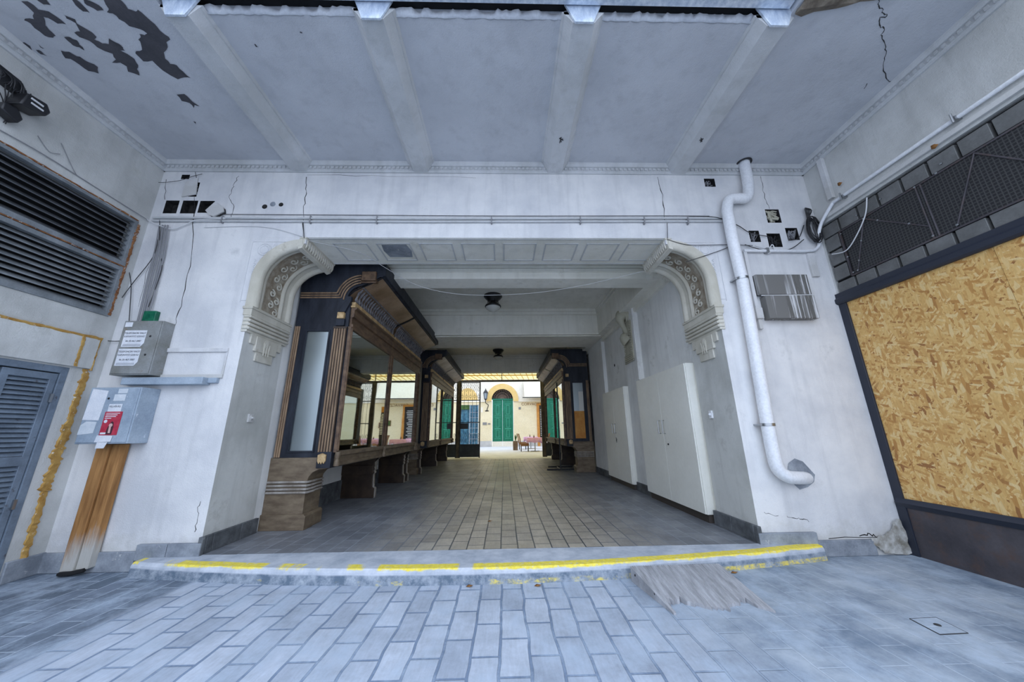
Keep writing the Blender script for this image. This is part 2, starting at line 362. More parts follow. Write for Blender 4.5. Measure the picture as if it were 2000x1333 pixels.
class MB:
    def __init__(s, tf=None): s.v = []; s.f = []; s.mi = []; s.uv = None; s.tf = tf; s.nb = 0; s.cuts = []
    def cut(s): s.cuts.append((len(s.v), len(s.f))); return s
    def add(s, vs, fs, mi=0):
        n = len(s.v); s.v += [Vector(p) for p in vs]
        for f in fs: s.f.append([n+i for i in f]); s.mi.append(mi)
    def box(s, x0, x1, y0, y1, z0, z1, mi=0):
        e = (s.nb % 7)*1.2e-4; s.nb += 1          # no two boxes of one part share a plane
        x0 -= e; x1 += e; y0 -= e; y1 += e; z0 -= e; z1 += e
        s.add([(x0, y0, z0), (x1, y0, z0), (x1, y1, z0), (x0, y1, z0), (x0, y0, z1), (x1, y0, z1), (x1, y1, z1), (x0, y1, z1)],
              [(0, 3, 2, 1), (4, 5, 6, 7), (0, 1, 5, 4), (1, 2, 6, 5), (2, 3, 7, 6), (3, 0, 4, 7)], mi)
        return s
    def prism(s, poly, ax, a0, a1, mi=0):
        """poly in the two other axes (in x,y,z order) extruded along ax"""
        def P(p, a):
            return {'x': (a, p[0], p[1]), 'y': (p[0], a, p[1]), 'z': (p[0], p[1], a)}[ax]
        n = len(poly)
        s.add([P(p, a0) for p in poly]+[P(p, a1) for p in poly],
              [tuple(range(n))[::-1], tuple(range(n, 2*n))]+[(i, (i+1) % n, n+(i+1) % n, n+i) for i in range(n)], mi)
        return s
    def tube(s, pts, r, n=8, mi=0, cap=True, closed=False):
        pts = [Vector(p) for p in pts]; rs = r if isinstance(r, (list, tuple)) else [r]*len(pts)
        vs = []; prev = None
        for i, p in enumerate(pts):
            if closed: d = pts[(i+1) % len(pts)]-pts[i-1]
            else: d = pts[min(i+1, len(pts)-1)]-pts[max(i-1, 0)]
            if d.length < 1e-9: d = Vector((0, 0, 1))
            d.normalize()
            if prev is None:
                a = Vector((0, 0, 1)) if abs(d.z) < .9 else Vector((1, 0, 0)); a = (a-d*a.dot(d)).normalized()
            else:
                a = prev-d*prev.dot(d)
                a = a.normalized() if a.length > 1e-6 else d.orthogonal().normalized()
            prev = a; b = d.cross(a)
            for k in range(n):
                t = 2*PI*k/n; vs.append(p+(a*math.cos(t)+b*math.sin(t))*rs[i])
        fs = []; m = len(pts)
        for i in range(m if closed else m-1):
            j = (i+1) % m
            for k in range(n): fs.append((i*n+k, i*n+(k+1) % n, j*n+(k+1) % n, j*n+k))
        if cap and not closed: fs += [tuple(range(n))[::-1], tuple((m-1)*n+k for k in range(n))]
        s.add(vs, fs, mi); return s
    def lathe(s, c, prof, n=24, mi=0, axis='z'):
        vs = []; m = len(prof)
        for (r, h) in prof:
            for k in range(n):
                t = 2*PI*k/n; a, b = r*math.cos(t), r*math.sin(t)
                vs.append({'z': (c[0]+a, c[1]+b, c[2]+h), 'y': (c[0]+a, c[1]+h, c[2]+b), 'x': (c[0]+h, c[1]+a, c[2]+b)}[axis])
        fs = [(i*n+k, i*n+(k+1) % n, (i+1)*n+(k+1) % n, (i+1)*n+k) for i in range(m-1) for k in range(n)]
        fs += [tuple(range(n)), tuple((m-1)*n+k for k in range(n))]
        s.add(vs, fs, mi); return s
    def sheet(s, rows, mi=0):
        n = len(rows[0]); vs = [p for r in rows for p in r]
        s.add(vs, [(i*n+j, i*n+j+1, (i+1)*n+j+1, (i+1)*n+j) for i in range(len(rows)-1) for j in range(n-1)], mi); return s
    def poly(s, pts, mi=0): s.add(pts, [tuple(range(len(pts)))], mi); return s
    def build(s, name, mats, parent=None, bevel=0, smooth=True, keep=False, solid=0):
        if not isinstance(mats, (list, tuple)): mats = [mats]
        if s.cuts:
            first = None; pv = pf = 0
            for (cv, cf) in s.cuts+[(len(s.v), len(s.f))]:
                if cf > pf:
                    q = MB(s.tf); q.v = s.v[pv:cv]; q.f = [[i-pv for i in f] for f in s.f[pf:cf]]; q.mi = s.mi[pf:cf]
                    o = q.build(name, mats, parent, bevel, smooth, keep, solid); first = first or o
                pv, pf = cv, cf
            return first
        vs = [s.tf(p) for p in s.v] if s.tf else s.v
        me = bpy.data.meshes.new(name)
        if parent: org = wloc(parent)
        elif keep: org = Vector((0, 0, 0))
        else:
            xs = [p[0] for p in vs]; ys = [p[1] for p in vs]; zs = [p[2] for p in vs]
            org = Vector(((min(xs)+max(xs))/2, (min(ys)+max(ys))/2, min(zs)))
        me.from_pydata([tuple(Vector(p)-org) for p in vs], [], s.f)
        for m in mats: me.materials.append(M[m] if isinstance(m, str) else m)
        for p, k in zip(me.polygons, s.mi): p.material_index = k
        if s.uv:
            ul = me.uv_layers.new(name='UVMap')
            for lp in me.loops: ul.data[lp.index].uv = s.uv(s.v[lp.vertex_index])
        bm = bmesh.new(); bm.from_mesh(me); bmesh.ops.recalc_face_normals(bm, faces=bm.faces)
        bm.to_mesh(me); bm.free()
        o = bpy.data.objects.new(name, me); COL.objects.link(o)
        if parent: o.parent = parent
        else: o.location = org
        if smooth:
            for p in me.polygons: p.use_smooth = True
            try: me.set_sharp_from_angle(angle=math.radians(35))
            except Exception: pass
        if solid:
            md = o.modifiers.new('solid', 'SOLIDIFY'); md.thickness = solid; md.offset = 0
        if bevel:
            md = o.modifiers.new('bevel', 'BEVEL'); md.width = bevel; md.segments = 2; md.limit_method = 'ANGLE'; md.angle_limit = math.radians(40)
        return o
def struct(o): o['kind'] = 'structure'; return o
def text(s, name, mat, loc, rot, size, parent, ext=.0004, sx=1.0):
    cu = bpy.data.curves.new(name, 'FONT'); cu.body = s; cu.size = size; cu.extrude = ext; cu.align_x = 'CENTER'; cu.align_y = 'CENTER'
    tmp = bpy.data.objects.new('tmp', cu); COL.objects.link(tmp)
    dg = bpy.context.evaluated_depsgraph_get(); me = bpy.data.meshes.new_from_object(tmp.evaluated_get(dg))
    bpy.data.objects.remove(tmp)
    mw = Matrix.Translation(Vector(loc)-wloc(parent)) @ rot.to_4x4() @ Matrix.Diagonal((sx, 1, 1, 1))
    me.transform(mw); me.materials.clear(); me.materials.append(M[mat])
    o = bpy.data.objects.new(name, me); COL.objects.link(o); o.parent = parent
    return o
ROT_BACK = Matrix(((1, 0, 0), (0, 0, -1), (0, 1, 0)))     # text standing on a wall that faces -Y
def arc(cx, cz, r, a0, a1, n=16): return [(cx+r*math.cos(math.radians(a0+(a1-a0)*i/n)), cz+r*math.sin(math.radians(a0+(a1-a0)*i/n))) for i in range(n+1)]
def smooth_path(pts, n=6):
    pts = [Vector(p) for p in pts]; out = []
    for i in range(len(pts)-1):
        p0 = pts[max(i-1, 0)]; p1 = pts[i]; p2 = pts[i+1]; p3 = pts[min(i+2, len(pts)-1)]
        for k in range(n):
            t = k/n
            out.append(.5*((2*p1)+(p2-p0)*t+(2*p0-5*p1+4*p2-p3)*t*t+(3*p1-p0-3*p2+p3)*t**3))
    out.append(pts[-1]); return out

# ================================================================== THE SETTING
XL, XR, JL, JR, D2 = -4.28, 3.97, -2.87, 2.50, .67
ZC, ZO, ZP = 4.55, 3.49, .12
# ---- lower paving
mb = MB(); mb.box(-9, 9, -9, .02, -.2, 0)
o = struct(mb.build('floor', 'floor_low', keep=True, smooth=False))
# ---- passage paving
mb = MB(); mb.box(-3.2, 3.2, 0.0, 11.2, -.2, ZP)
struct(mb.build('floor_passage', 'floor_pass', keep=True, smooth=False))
mb = MB(); mb.box(-9, 12, 11.2, 24.5, -.2, ZP)
struct(mb.build('floor_courtyard', 'pave', keep=True, smooth=False))

# ---- facade wall with the opening, square sockets let into it
holes = [(-4.147, -3.985, 3.82, 4.003), (-3.943, -3.76, 3.82, 4.003), (-3.735, -3.56, 3.83, 4.0), (-3.90, -3.80, 4.06, 4.27), (-4.05, -3.95, 4.32, 4.385),
         (2.63, 2.77, 4.25, 4.375), (3.345, 3.525, 3.715, 3.91), (3.07, 3.20, 3.44, 3.60), (3.29, 3.46, 3.37, 3.56), (3.545, 3.70, 3.47, 3.64)]
xs = sorted(set([-6, JL, JR, 6]+[h[0] for h in holes]+[h[1] for h in holes]))
zs = sorted(set([-.1, ZO, 4.7]+[h[2] for h in holes]+[h[3] for h in holes]))
mb = MB()
for i in range(len(xs)-1):
    for j in range(len(zs)-1):
        cx, cz = (xs[i]+xs[i+1])/2, (zs[j]+zs[j+1])/2
        x0, x1, z0, z1 = xs[i], xs[i+1], zs[j], zs[j+1]
        if JL < cx < JR and cz < ZO: continue
        hh = [h for h in holes if h[0] < cx < h[1] and h[2] < cz < h[3]]
        if not hh: mb.poly([(x0, 0, z0), (x1, 0, z0), (x1, 0, z1), (x0, 0, z1)])
for (a, b_, c, d) in holes:
    q = [(a, c), (b_, c), (b_, d), (a, d)]; jit = [(u+random.uniform(-.006, .006), w+random.uniform(-.006, .006)) for u, w in q]
    for k in range(4):
        p, r = q[k], q[(k+1) % 4]
        mb.poly([(p[0], 0, p[1]), (r[0], 0, r[1]), (r[0], .09, r[1]), (p[0], .09, p[1])], 2)
    mb.poly([(u, .09, w) for u, w in q], 2)
# reveals, soffit, back and top
mb.poly([(JL, 0, -.1), (JL, D2, -.1), (JL, D2, ZO), (JL, 0, ZO)], 3); mb.poly([(JR, 0, -.1), (JR, D2, -.1), (JR, D2, ZO), (JR, 0, ZO)], 3)
mb.poly([(JL, 0, ZO), (JR, 0, ZO), (JR, D2, ZO), (JL, D2, ZO)], 4)
for (a, b_, c, d) in ((-6, JL, -.1, ZO), (JR, 6, -.1, ZO), (-6, 6, ZO, 4.7)): mb.poly([(a, D2, c), (b_, D2, c), (b_, D2, d), (a, D2, d)], 4)
mb.poly([(-6, 0, 4.7), (6, 0, 4.7), (6, D2, 4.7), (-6, D2, 4.7)])
mb.poly([(-6, 0, -.1), (-6, D2, -.1), (-6, D2, 4.7), (-6, 0, 4.7)]); mb.poly([(6, 0, -.1), (6, D2, -.1), (6, D2, 4.7), (6, 0, 4.7)])
# spandrels closing the upper corners behind the arch mouldings
for sx_, jx in ((1, JL), (-1, JR)):
    cx = jx+sx_*.47
    pts = [(cx+sx_*.03, 3.411), (cx, 3.411)]+[(cx-sx_*.471*math.cos(math.radians(a)), 2.94+.471*math.sin(math.radians(a))) for a in range(84, -1, -6)]+[(jx-.002*sx_, ZO), (cx+sx_*.03, ZO)]
    mb.prism(pts, 'y', .001, D2-.001, 0)
# hairline cracks
def crackline(mb, pts, r, mi, wob=.012, n=5, ax=None):
    pts = [Vector(p) for p in pts]; out = []
    for i in range(len(pts)-1):
        for k in range(n):
            p = pts[i].lerp(pts[i+1], k/n)
            p += Vector([random.uniform(-wob, wob) if a != ax else 0 for a in range(3)]); out.append(p)
    out.append(pts[-1])
    rs = [r*random.uniform(.4, 1.3) for _ in out]
    mb.tube(out, rs, 4, mi)
def F(px, py, y=0.0): return on(px, py, 'y', y)
for line, r in (([(600, 345), (598, 375), (594, 402), (592, 462)], .004), ([(1285, 345), (1294, 380), (1298, 430)], .005), ([(383, 335), (378, 420), (372, 520), (352, 600), (340, 640)], .004),
                ([(465, 345), (455, 365), (448, 385), (457, 405), (452, 425)], .003), ([(1485, 345), (1492, 380), (1503, 408)], .003), ([(1535, 1010), (1560, 1012), (1580, 1020)], .003),
                ([(390, 980), (385, 1010), (380, 1040)], .004), ([(325, 350), (322, 390)], .003), ([(930, 348), (760, 344), (600, 342)], .002), ([(1490, 1000), (1520, 1008)], .003),
                ([(1680, 1048), (1700, 1044), (1712, 1050)], .005), ([(1620, 1052), (1780, 1050)], .003), ([(290, 520), (270, 600)], .002)):
    crackline(mb, [F(*q) for q in line], r, 2, ax=1)
# pencil scrawl like marks and damp, broken plaster round the pipe outlet
hp = [F(*q, -.004) for q in ((1540, 905), (1552, 896), (1568, 902), (1580, 915), (1592, 928), (1590, 942), (1578, 952), (1562, 957), (1552, 948), (1545, 930), (1538, 918))]
mb.poly(hp, 5)
q0 = [(1745, 1022), (1757, 1014), (1768, 1040), (1783, 1083), (1745, 1084), (1725, 1078), (1712, 1066), (1700, 1054), (1722, 1048), (1738, 1040)]; hp = []
for i, q in enumerate(q0):
    n_ = q0[(i+1) % len(q0)]
    for k in range(4): hp.append(F(q[0]+(n_[0]-q[0])*k/4+random.uniform(-2.5, 1.5), q[1]+(n_[1]-q[1])*k/4+random.uniform(-3, 2), -.027))
mb.poly(hp, 6)
for (u, v_, r) in ((517, 404, .032), (533, 399, .034), (549, 400, .028)):
    c = F(u, v_); mb.lathe((c.x, -.004, c.z), [(r*.2, 0), (r, .002), (r*.9, .008)], 14, 2 if u != 533 else 5, 'y')
struct(mb.build('wall_back', ['white', 'reveal', 'hole', 'reveal', 'pass_ceil', 'stone', 'damp'], keep=True, smooth=False))

# ---- side walls of the forecourt bay
mb = MB()
ly0, ly1 = -2.0, -.10
for (z0, z1, y0, y1) in ((-.1, 1.83, -.27, .02), (1.83, 2.455, -2.7, .02), (2.455, 3.63, ly1, .02), (3.63, 4.7, -2.7, .02), (-.1, 1.83, -2.7, -1.75), (2.455, 3.63, -2.7, ly0)):
    mb.box(XL-.5, XL, y0, y1, z0, z1)
mb.box(XL-.5, XL-.3, -2.7, 0, -.1, 4.7, 1)
struct(mb.build('wall_left', ['side', 'void'], keep=True, smooth=False))
mb = MB(); mb.box(XR, XR+.5, -2.7, .02, 3.64, 4.7); mb.box(XR+.25, XR+.5, -2.7, .02, -.1, 3.64)
mb.box(XR, XR+.5, -2.7, -2.6, -.1, 3.64); mb.box(XR, XR+.25, -.02, .02, -.1, 3.64)
struct(mb.build('wall_right', 'side', keep=True, smooth=False))

# ---- forecourt ceiling with bare patches where paint fell off
mb = MB()
mb.box(-6, -2.75, -2.1, 0, ZC, ZC+.25); mb.box(-2.75, 2.42, -1.62, 0, ZC, ZC+.25); mb.box(2.42, 6, -2.1, 0, ZC, ZC+.25)
PATCH = [
 [(165,10),(215,10),(300,75),(380,90),(440,130),(515,190),(450,185),(375,140),(340,130),(355,200),(380,230),(435,280),(415,295),(350,280),(270,220),(240,185),(190,160),(200,145),(265,150),(255,120),(265,100)],
 [(500,118),(585,150),(600,185),(680,230),(755,290),(735,310),(800,340),(850,345),(850,300),(900,330),(960,370),(975,395),(940,395),(1050,460),(1080,510),(1070,540),(1090,590),(1000,560),(990,520),(940,490),(875,490),(905,465),(880,420),(760,370),(700,320),(620,290),(580,255),(625,245),(590,180),(520,145)],
 [(810,0),(920,-10),(950,5),(1000,70),(1060,90),(1075,75),(1140,130),(1210,190),(1250,240),(1320,290),(1330,310),(1300,330),(1310,370),(1280,410),(1290,460),(1330,500),(1380,510),(1430,560),(1490,610),(1440,605),(1390,620),(1270,550),(1190,475),(1120,480),(1060,420),(1065,400),(1110,390),(1100,340),(1080,310),(1100,290),(1085,265),(1130,275),(1150,262),(1100,230),(1010,205),(930,150),(880,105),(835,95),(850,70)],
 [(475,395),(540,405),(600,440),(640,455),(700,490),(765,525),(770,575),(690,555),(620,505),(550,460),(510,455)],
 [(500,290),(545,290),(600,315),(620,350),(660,395),(620,370),(570,355),(530,320)],
 [(150,345),(190,330),(235,360),(255,410),(190,390)], [(280,390),(320,400),(370,440),(320,425)], [(300,345),(345,380),(315,370)],
 [(1380,740),(1440,735),(1480,770),(1510,800),(1560,830),(1520,820),(1515,845),(1480,805),(1420,790)], [(1510,950),(1530,955),(1535,978)],
 [(550,-20),(600,0),(640,35),(700,100),(650,90),(590,40)], [(640,-10),(700,5),(770,40),(810,80),(760,85),(700,50),(660,25)], [(270,-15),(360,-5),(395,40),(340,35)],
 [(1985,345),(2000,350),(2020,370),(2000,368)], [(2340,245),(2365,255),(2362,262),(2342,255)]]
for pg in PATCH:
    out = []
    for i, (a, b_) in enumerate(pg):
        out.append((a, b_)); c = pg[(i+1) % len(pg)]
        out.append(((a+c[0])/2+random.uniform(-5, 5), (b_+c[1])/2+random.uniform(-5, 5)))
    ps = [on(a/4, b_/4, 'z', ZC-.003) for a, b_ in out]
    mb.poly(ps, 1)
crackline(mb, [on(a/3.808+1500, b_/3.808, 'z', ZC-.001) for a, b_ in ((830, 0), (825, 45), (860, 85), (890, 120), (835, 130), (832, 195), (862, 215), (840, 270), (880, 345), (865, 430), (858, 500), (885, 600), (910, 608))], .0035, 2, .008, 4, 2)
crackline(mb, [on(a/3.808+1500, b_/3.808, 'z', ZC-.001) for a, b_ in ((740, 620), (715, 660))], .003, 2, .003, 3, 2)
struct(mb.build('ceiling', ['ceil', 'peel', 'crack'], keep=True, smooth=False))

mb = MB(); mb.box(-6, 6, -2.05, -1.9, 4.85, 9); struct(mb.build('wall_upper', 'side', keep=True, smooth=False))
# ---- ceiling ribs (trapezoid plaster beams) with their zinc caps
BX = [-2.585, -1.05, .67, 2.29]
for k, bx in enumerate(BX):
    mb = MB()
    mb.prism([(bx-.175, ZC), (bx-.115, 4.47), (bx-.09, 4.43), (bx+.09, 4.43), (bx+.115, 4.47), (bx+.175, ZC)], 'y', -1.67, 0)
    mb.box(bx-.16, bx-.10, -1.67, 0, 4.52, ZC); mb.box(bx+.10, bx+.16, -1.67, 0, 4.52, ZC)
    if k >= 2:
        c = on((1095, 1371)[k-2], 272, 'z', 4.428)
        for j in range(9):
            a = random.uniform(0, 6.28); r = random.uniform(.01, .04)
            mb.tube([c, c+Vector((r*math.cos(a), r*1.3*math.sin(a), -.004))], .004, 5, 1)
    struct(mb.build('trim_%d' % (k+1), ['trim', 'crack'], keep=True, smooth=False))
for k, bx in enumerate(BX):
    mb = MB(); mb.prism([(bx-.155, 4.62), (bx-.075, 4.41), (bx+.075, 4.41), (bx+.155, 4.62)], 'y', -1.69, -1.672)
    lab = ['leftmost', 'second from left', 'third from left', 'rightmost'][k]
    tag(mb.build('beam_cap', 'zinc', bevel=.002), lab+' of the four bright zinc trapezoid caps on the ceiling beam ends', 'metal cap', 'zinc caps on the beam ends')
# gutter edge above
mb = MB(); mb.box(-2.80, 2.40, -1.80, -1.70, 4.585, 4.66); mb.box(-2.80, 2.40, -1.83, -1.79, 4.56, 4.60); mb.box(-2.80, 2.40, -1.80, -1.62, 4.70, 4.72)
g = empty('edge_flashing', (-.2, -1.75, 4.56), 'long bright zinc flashing strip along the front edge of the ceiling', 'flashing')
mb.build('flashing_strip', 'zinc', g)
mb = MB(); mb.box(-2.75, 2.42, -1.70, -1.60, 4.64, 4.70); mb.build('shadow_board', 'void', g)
mb = MB()
for x in (-2.6, -1.9, -.6, .3, .95, 2.05, 2.25): mb.box(x, x+.02, -1.835, -1.80, 4.565, 4.61); mb.cut()
mb.build('clip', 'steel', g)
# ragged plaster lip
mb = MB(); top = []; bot = []
n = 150
for i in range(n+1):
    x = -2.72+5.1*i/n
    top.append((x, -1.62-random.uniform(.0, .035), 4.60)); bot.append((x, -1.615, 4.545+random.uniform(-.006, .006)))
mb.sheet([bot, top]); struct(mb.build('trim_9', 'concrete', keep=True, solid=.01))
# broken masonry at the right end
mb = MB(); rows = []
for i in range(9):
    t_ = i/8; row = []
    for j in range(14):
        u = j/13; x = 2.44+1.0*u; yb = -1.68-.22*u**1.2; y = yb-(.5*t_)
        row.append((x+random.uniform(-.01, .01), y+random.uniform(-.015, .015) - (0 if i else random.uniform(0, .02)), 4.52+.04*t_+random.uniform(-.02, .012) if 0 < i else 4.548))
    rows.append(row)
mb.sheet(rows); struct(mb.build('trim_10', 'brick', keep=True, solid=.03, smooth=False))

# ---- cornices round the forecourt ceiling
def cornice(name, ax, a0, a1, s, sgn, mat='trim'):
    """ax: run axis; s: wall coordinate; sgn: direction away from the wall"""
    prof = [(0, 4.425), (.02, 4.425), (.025, 4.445), (.035, 4.45), (.035, 4.495), (.055, 4.50), (.07, 4.53), (.075, 4.55), (0, 4.55)]
    mb = MB(); pl = [(s+sgn*p, z) for p, z in prof]
    mb.prism(pl, ax, a0, a1)
    n = int((a1-a0)/.055)
    for i in range(n):
        a = a0+(i+.3)*.055; q = sorted((s+sgn*.03, s+sgn*.05))
        if ax == 'x': mb.box(a, a+.028, q[0], q[1], 4.457, 4.488)
        else: mb.box(q[0], q[1], a, a+.028, 4.457, 4.488)
    return struct(mb.build(name, mat, keep=True, smooth=False))
cornice('trim_5', 'x', XL, XR, 0, -1); cornice('trim_6', 'y', -2.1, 0, XL, 1); cornice('trim_7', 'y', -2.1, 0, XR, -1)

# ---- passage shell
mb = MB(); mb.box(-3.2, JL, D2, 10.95, -.1, 4.4); struct(mb.build('wall_passage_left', 'pass_wall', keep=True, smooth=False))
mb = MB(); mb.box(2.57, 3.2, D2, 10.95, -.1, 4.4)
crackline(mb, [(2.57, y, z) for y, z in ((4.6, 1.9), (5.2, 1.88), (5.9, 1.9))], .004, 1)
for (px, py) in ((1182, 713), (1200, 714)):
    c = on(px, py, 'x', 2.565); mb.lathe((2.562, c.y, c.z), [(.01, 0), (.035, .004), (.03, .01)], 10, 1, 'x')
struct(mb.build('wall_passage_right', ['pass_wall', 'crack'], keep=True, smooth=False))
mb = MB()
for (y0, y1, z1) in ((2.42, 3.06, ZO), (4.62, 5.95, ZO)): mb.box(2.49, 2.60, y0, y1, ZP, z1)
mb.box(2.475, 2.60, 2.43, 2.50, 2.1, ZO-.002)
struct(mb.build('trim_11', 'pass_wall', keep=True, smooth=False))
# pilaster ornament
mb = MB(); mb.box(2.465, 2.49, 2.56, 2.98, 2.55, 3.30)
for i in range(5): mb.tube([(2.465, 2.55, 2.50+.035*i), (2.465, 3.0, 2.50+.035*i)], .014, 6)
for i in range(26): mb.lathe((2.455, 2.6+.34*(i % 2)+random.uniform(-.02, .02), 2.68+.024*i), [(.02, .02), (.016, 0), (.002, -.01)], 6, 0, 'x')
cons = smooth_path([(2.49, 2.78, 3.46), (2.40, 2.78, 3.45), (2.37, 2.78, 3.36), (2.42, 2.78, 3.22), (2.47, 2.78, 3.08), (2.44, 2.78, 3.0), (2.48, 2.78, 2.96)], 4)
mb.tube(cons, [.16*(.65+.35*math.cos(i*.25)) for i in range(len(cons))], 12)
tag(mb.build('pilaster_ornament', 'old_cream'), 'yellowed plaster console ornament on the right passage pilaster', 'plaster ornament')
# ceilings and beams of the passage
mb = MB(); mb.box(-3.2, 3.2, D2, 10.2, 4.13, 4.4); struct(mb.build('ceiling_passage', 'pass_ceil', keep=True, smooth=False))
mb = MB(); mb.box(2.33, 2.76, D2+.001, 9.4, ZO+.004, 4.14); mb.box(2.50, 2.76, D2+.002, 9.4, ZO-.08, ZO+.01)
mb.box(2.30, 2.335, 1.48, 4.25, 4.0, 4.13); mb.box(2.275, 2.31, 1.48, 4.25, 4.07, 4.13); mb.box(2.30, 2.335, 5.55, 9.36, 4.0, 4.13)
struct(mb.build('trim_12', 'pass_ceil', keep=True, smooth=False))
mb = MB(); mb.box(-2.88, -2.45, D2+.001, 9.4, ZO+.004, 4.14); mb.box(-2.46, -2.42, 1.48, 9.36, 4.0, 4.13); struct(mb.build('trim_13', 'pass_ceil', keep=True, smooth=False))
def pbeam(name, y0, y1, steps=True, mat='pass_ceil'):
    mb = MB(); mb.box(-2.6, 2.4, y0, y1, ZO, 4.14)
    mb.box(-2.6, 2.4, y0-.07, y0, 4.0, 4.13); mb.box(-2.6, 2.4, y0-.12, y0, 4.07, 4.13)
    mb.box(-2.6, 2.4, y0-.03, y0, ZO-.0, ZO+.05)
    if steps: mb.box(-2.6, 2.4, y0+.06, y1-.06, ZO-.02, ZO)
    return struct(mb.build(name, mat, keep=True, smooth=False))
mb = MB(); mb.box(-2.6, 2.4, 1.13, 1.48, ZO, 4.14)
for i, (dz, dy) in enumerate(((.10, .05), (.16, .10), (.26, .14))): mb.box(-2.6, 2.4, 1.13-dy, 1.13, ZO+dz, ZO+dz+.05)
mb.box(-2.6, 2.4, .67, 1.13, 3.95, 4.14)
struct(mb.build('trim_14', 'pass_ceil', keep=True, smooth=False))
pbeam('trim_15', 4.256, 5.50); pbeam('trim_16', 9.36, 9.75)
mb = MB(); mb.box(-3.2, 3.2, 9.75, 10.2, 3.75, 4.14); struct(mb.build('trim_17', 'cream_pale', keep=True, smooth=False))

# ---- skirtings
def blocks(mb, pts_y, x0, x1, z0, z1, ax='y'):
    for a, b_ in zip(pts_y[:-1], pts_y[1:]):
        if ax == 'y': mb.box(x0, x1, a+.003, b_-.003, z0, z1)
        else: mb.box(a+.003, b_-.003, x0, x1, z0, z1)
mb = MB(); blocks(mb, [-.03, .02, .10, .46, .72], JL-.01, JL+.03, ZP, .275); blocks(mb, [.82, 2, 3.4, 4.8], JL-.01, JL+.02, ZP, .42)
struct(mb.build('baseboard_left', 'stone_dark', keep=True, bevel=.004))
mb = MB(); blocks(mb, [-.03, .03, .38, .70], JR-.03, JR+.01, ZP, .275); blocks(mb, [2.40, 3.08], 2.47, 2.50, ZP, .27); blocks(mb, [4.6, 5.3, 5.97], 2.47, 2.50, ZP, .27)
struct(mb.build('baseboard_right', 'stone_dark', keep=True, bevel=.004))
mb = MB(); blocks(mb, [-4.28, -3.95, -3.43], -.025, .01, 0, .165, 'x'); blocks(mb, [-3.43, -3.15, JL+.03], -.035, .01, .09, .225, 'x')
blocks(mb, [JR-.03, 3.05], -.035, .01, .08, .215, 'x'); blocks(mb, [3.05, 3.62], -.025, .01, 0, .14, 'x'); mb.box(XL-.01, XL+.02, -.26, 0, 0, .17)
struct(mb.build('baseboard_back', 'stone', keep=True, bevel=.006))

# ---- painted kerb
def kf(x): return -.45+.30*((x+.25)/3.05)**2
n = 60; mb = MB(); A = []; Bq = []; C_ = []; Dd = []; E_ = []
for i in range(n+1):
    x = -3.33+(3.03+3.33)*i/n; y = kf(x); w = .004*math.sin(i*1.7)
    A.append((x, y-.012+w, -.02)); Bq.append((x, y+w, .09)); C_.append((x, y+.022, .114)); E_.append((x, .02, .119))
mb.sheet([A, Bq, C_, E_])
mb.poly([A[0], Bq[0], C_[0], E_[0], (-3.33, .02, -.02)]); mb.poly([A[-1], Bq[-1], C_[-1], E_[-1], (3.03, .02, -.02)])
def kuv(p):
    if p.z < 0: return (p.x, -.11)
    if p.z < .1: return (p.x, -.0)
    if p.z < .116: return (p.x, .02)
    return (p.x, -kf(p.x)+.02)
mb.uv = kuv
tag(mb.build('kerb_step', 'kerb', smooth=False), 'bowed stone kerb step with a worn yellow painted stripe before the passage', 'step')

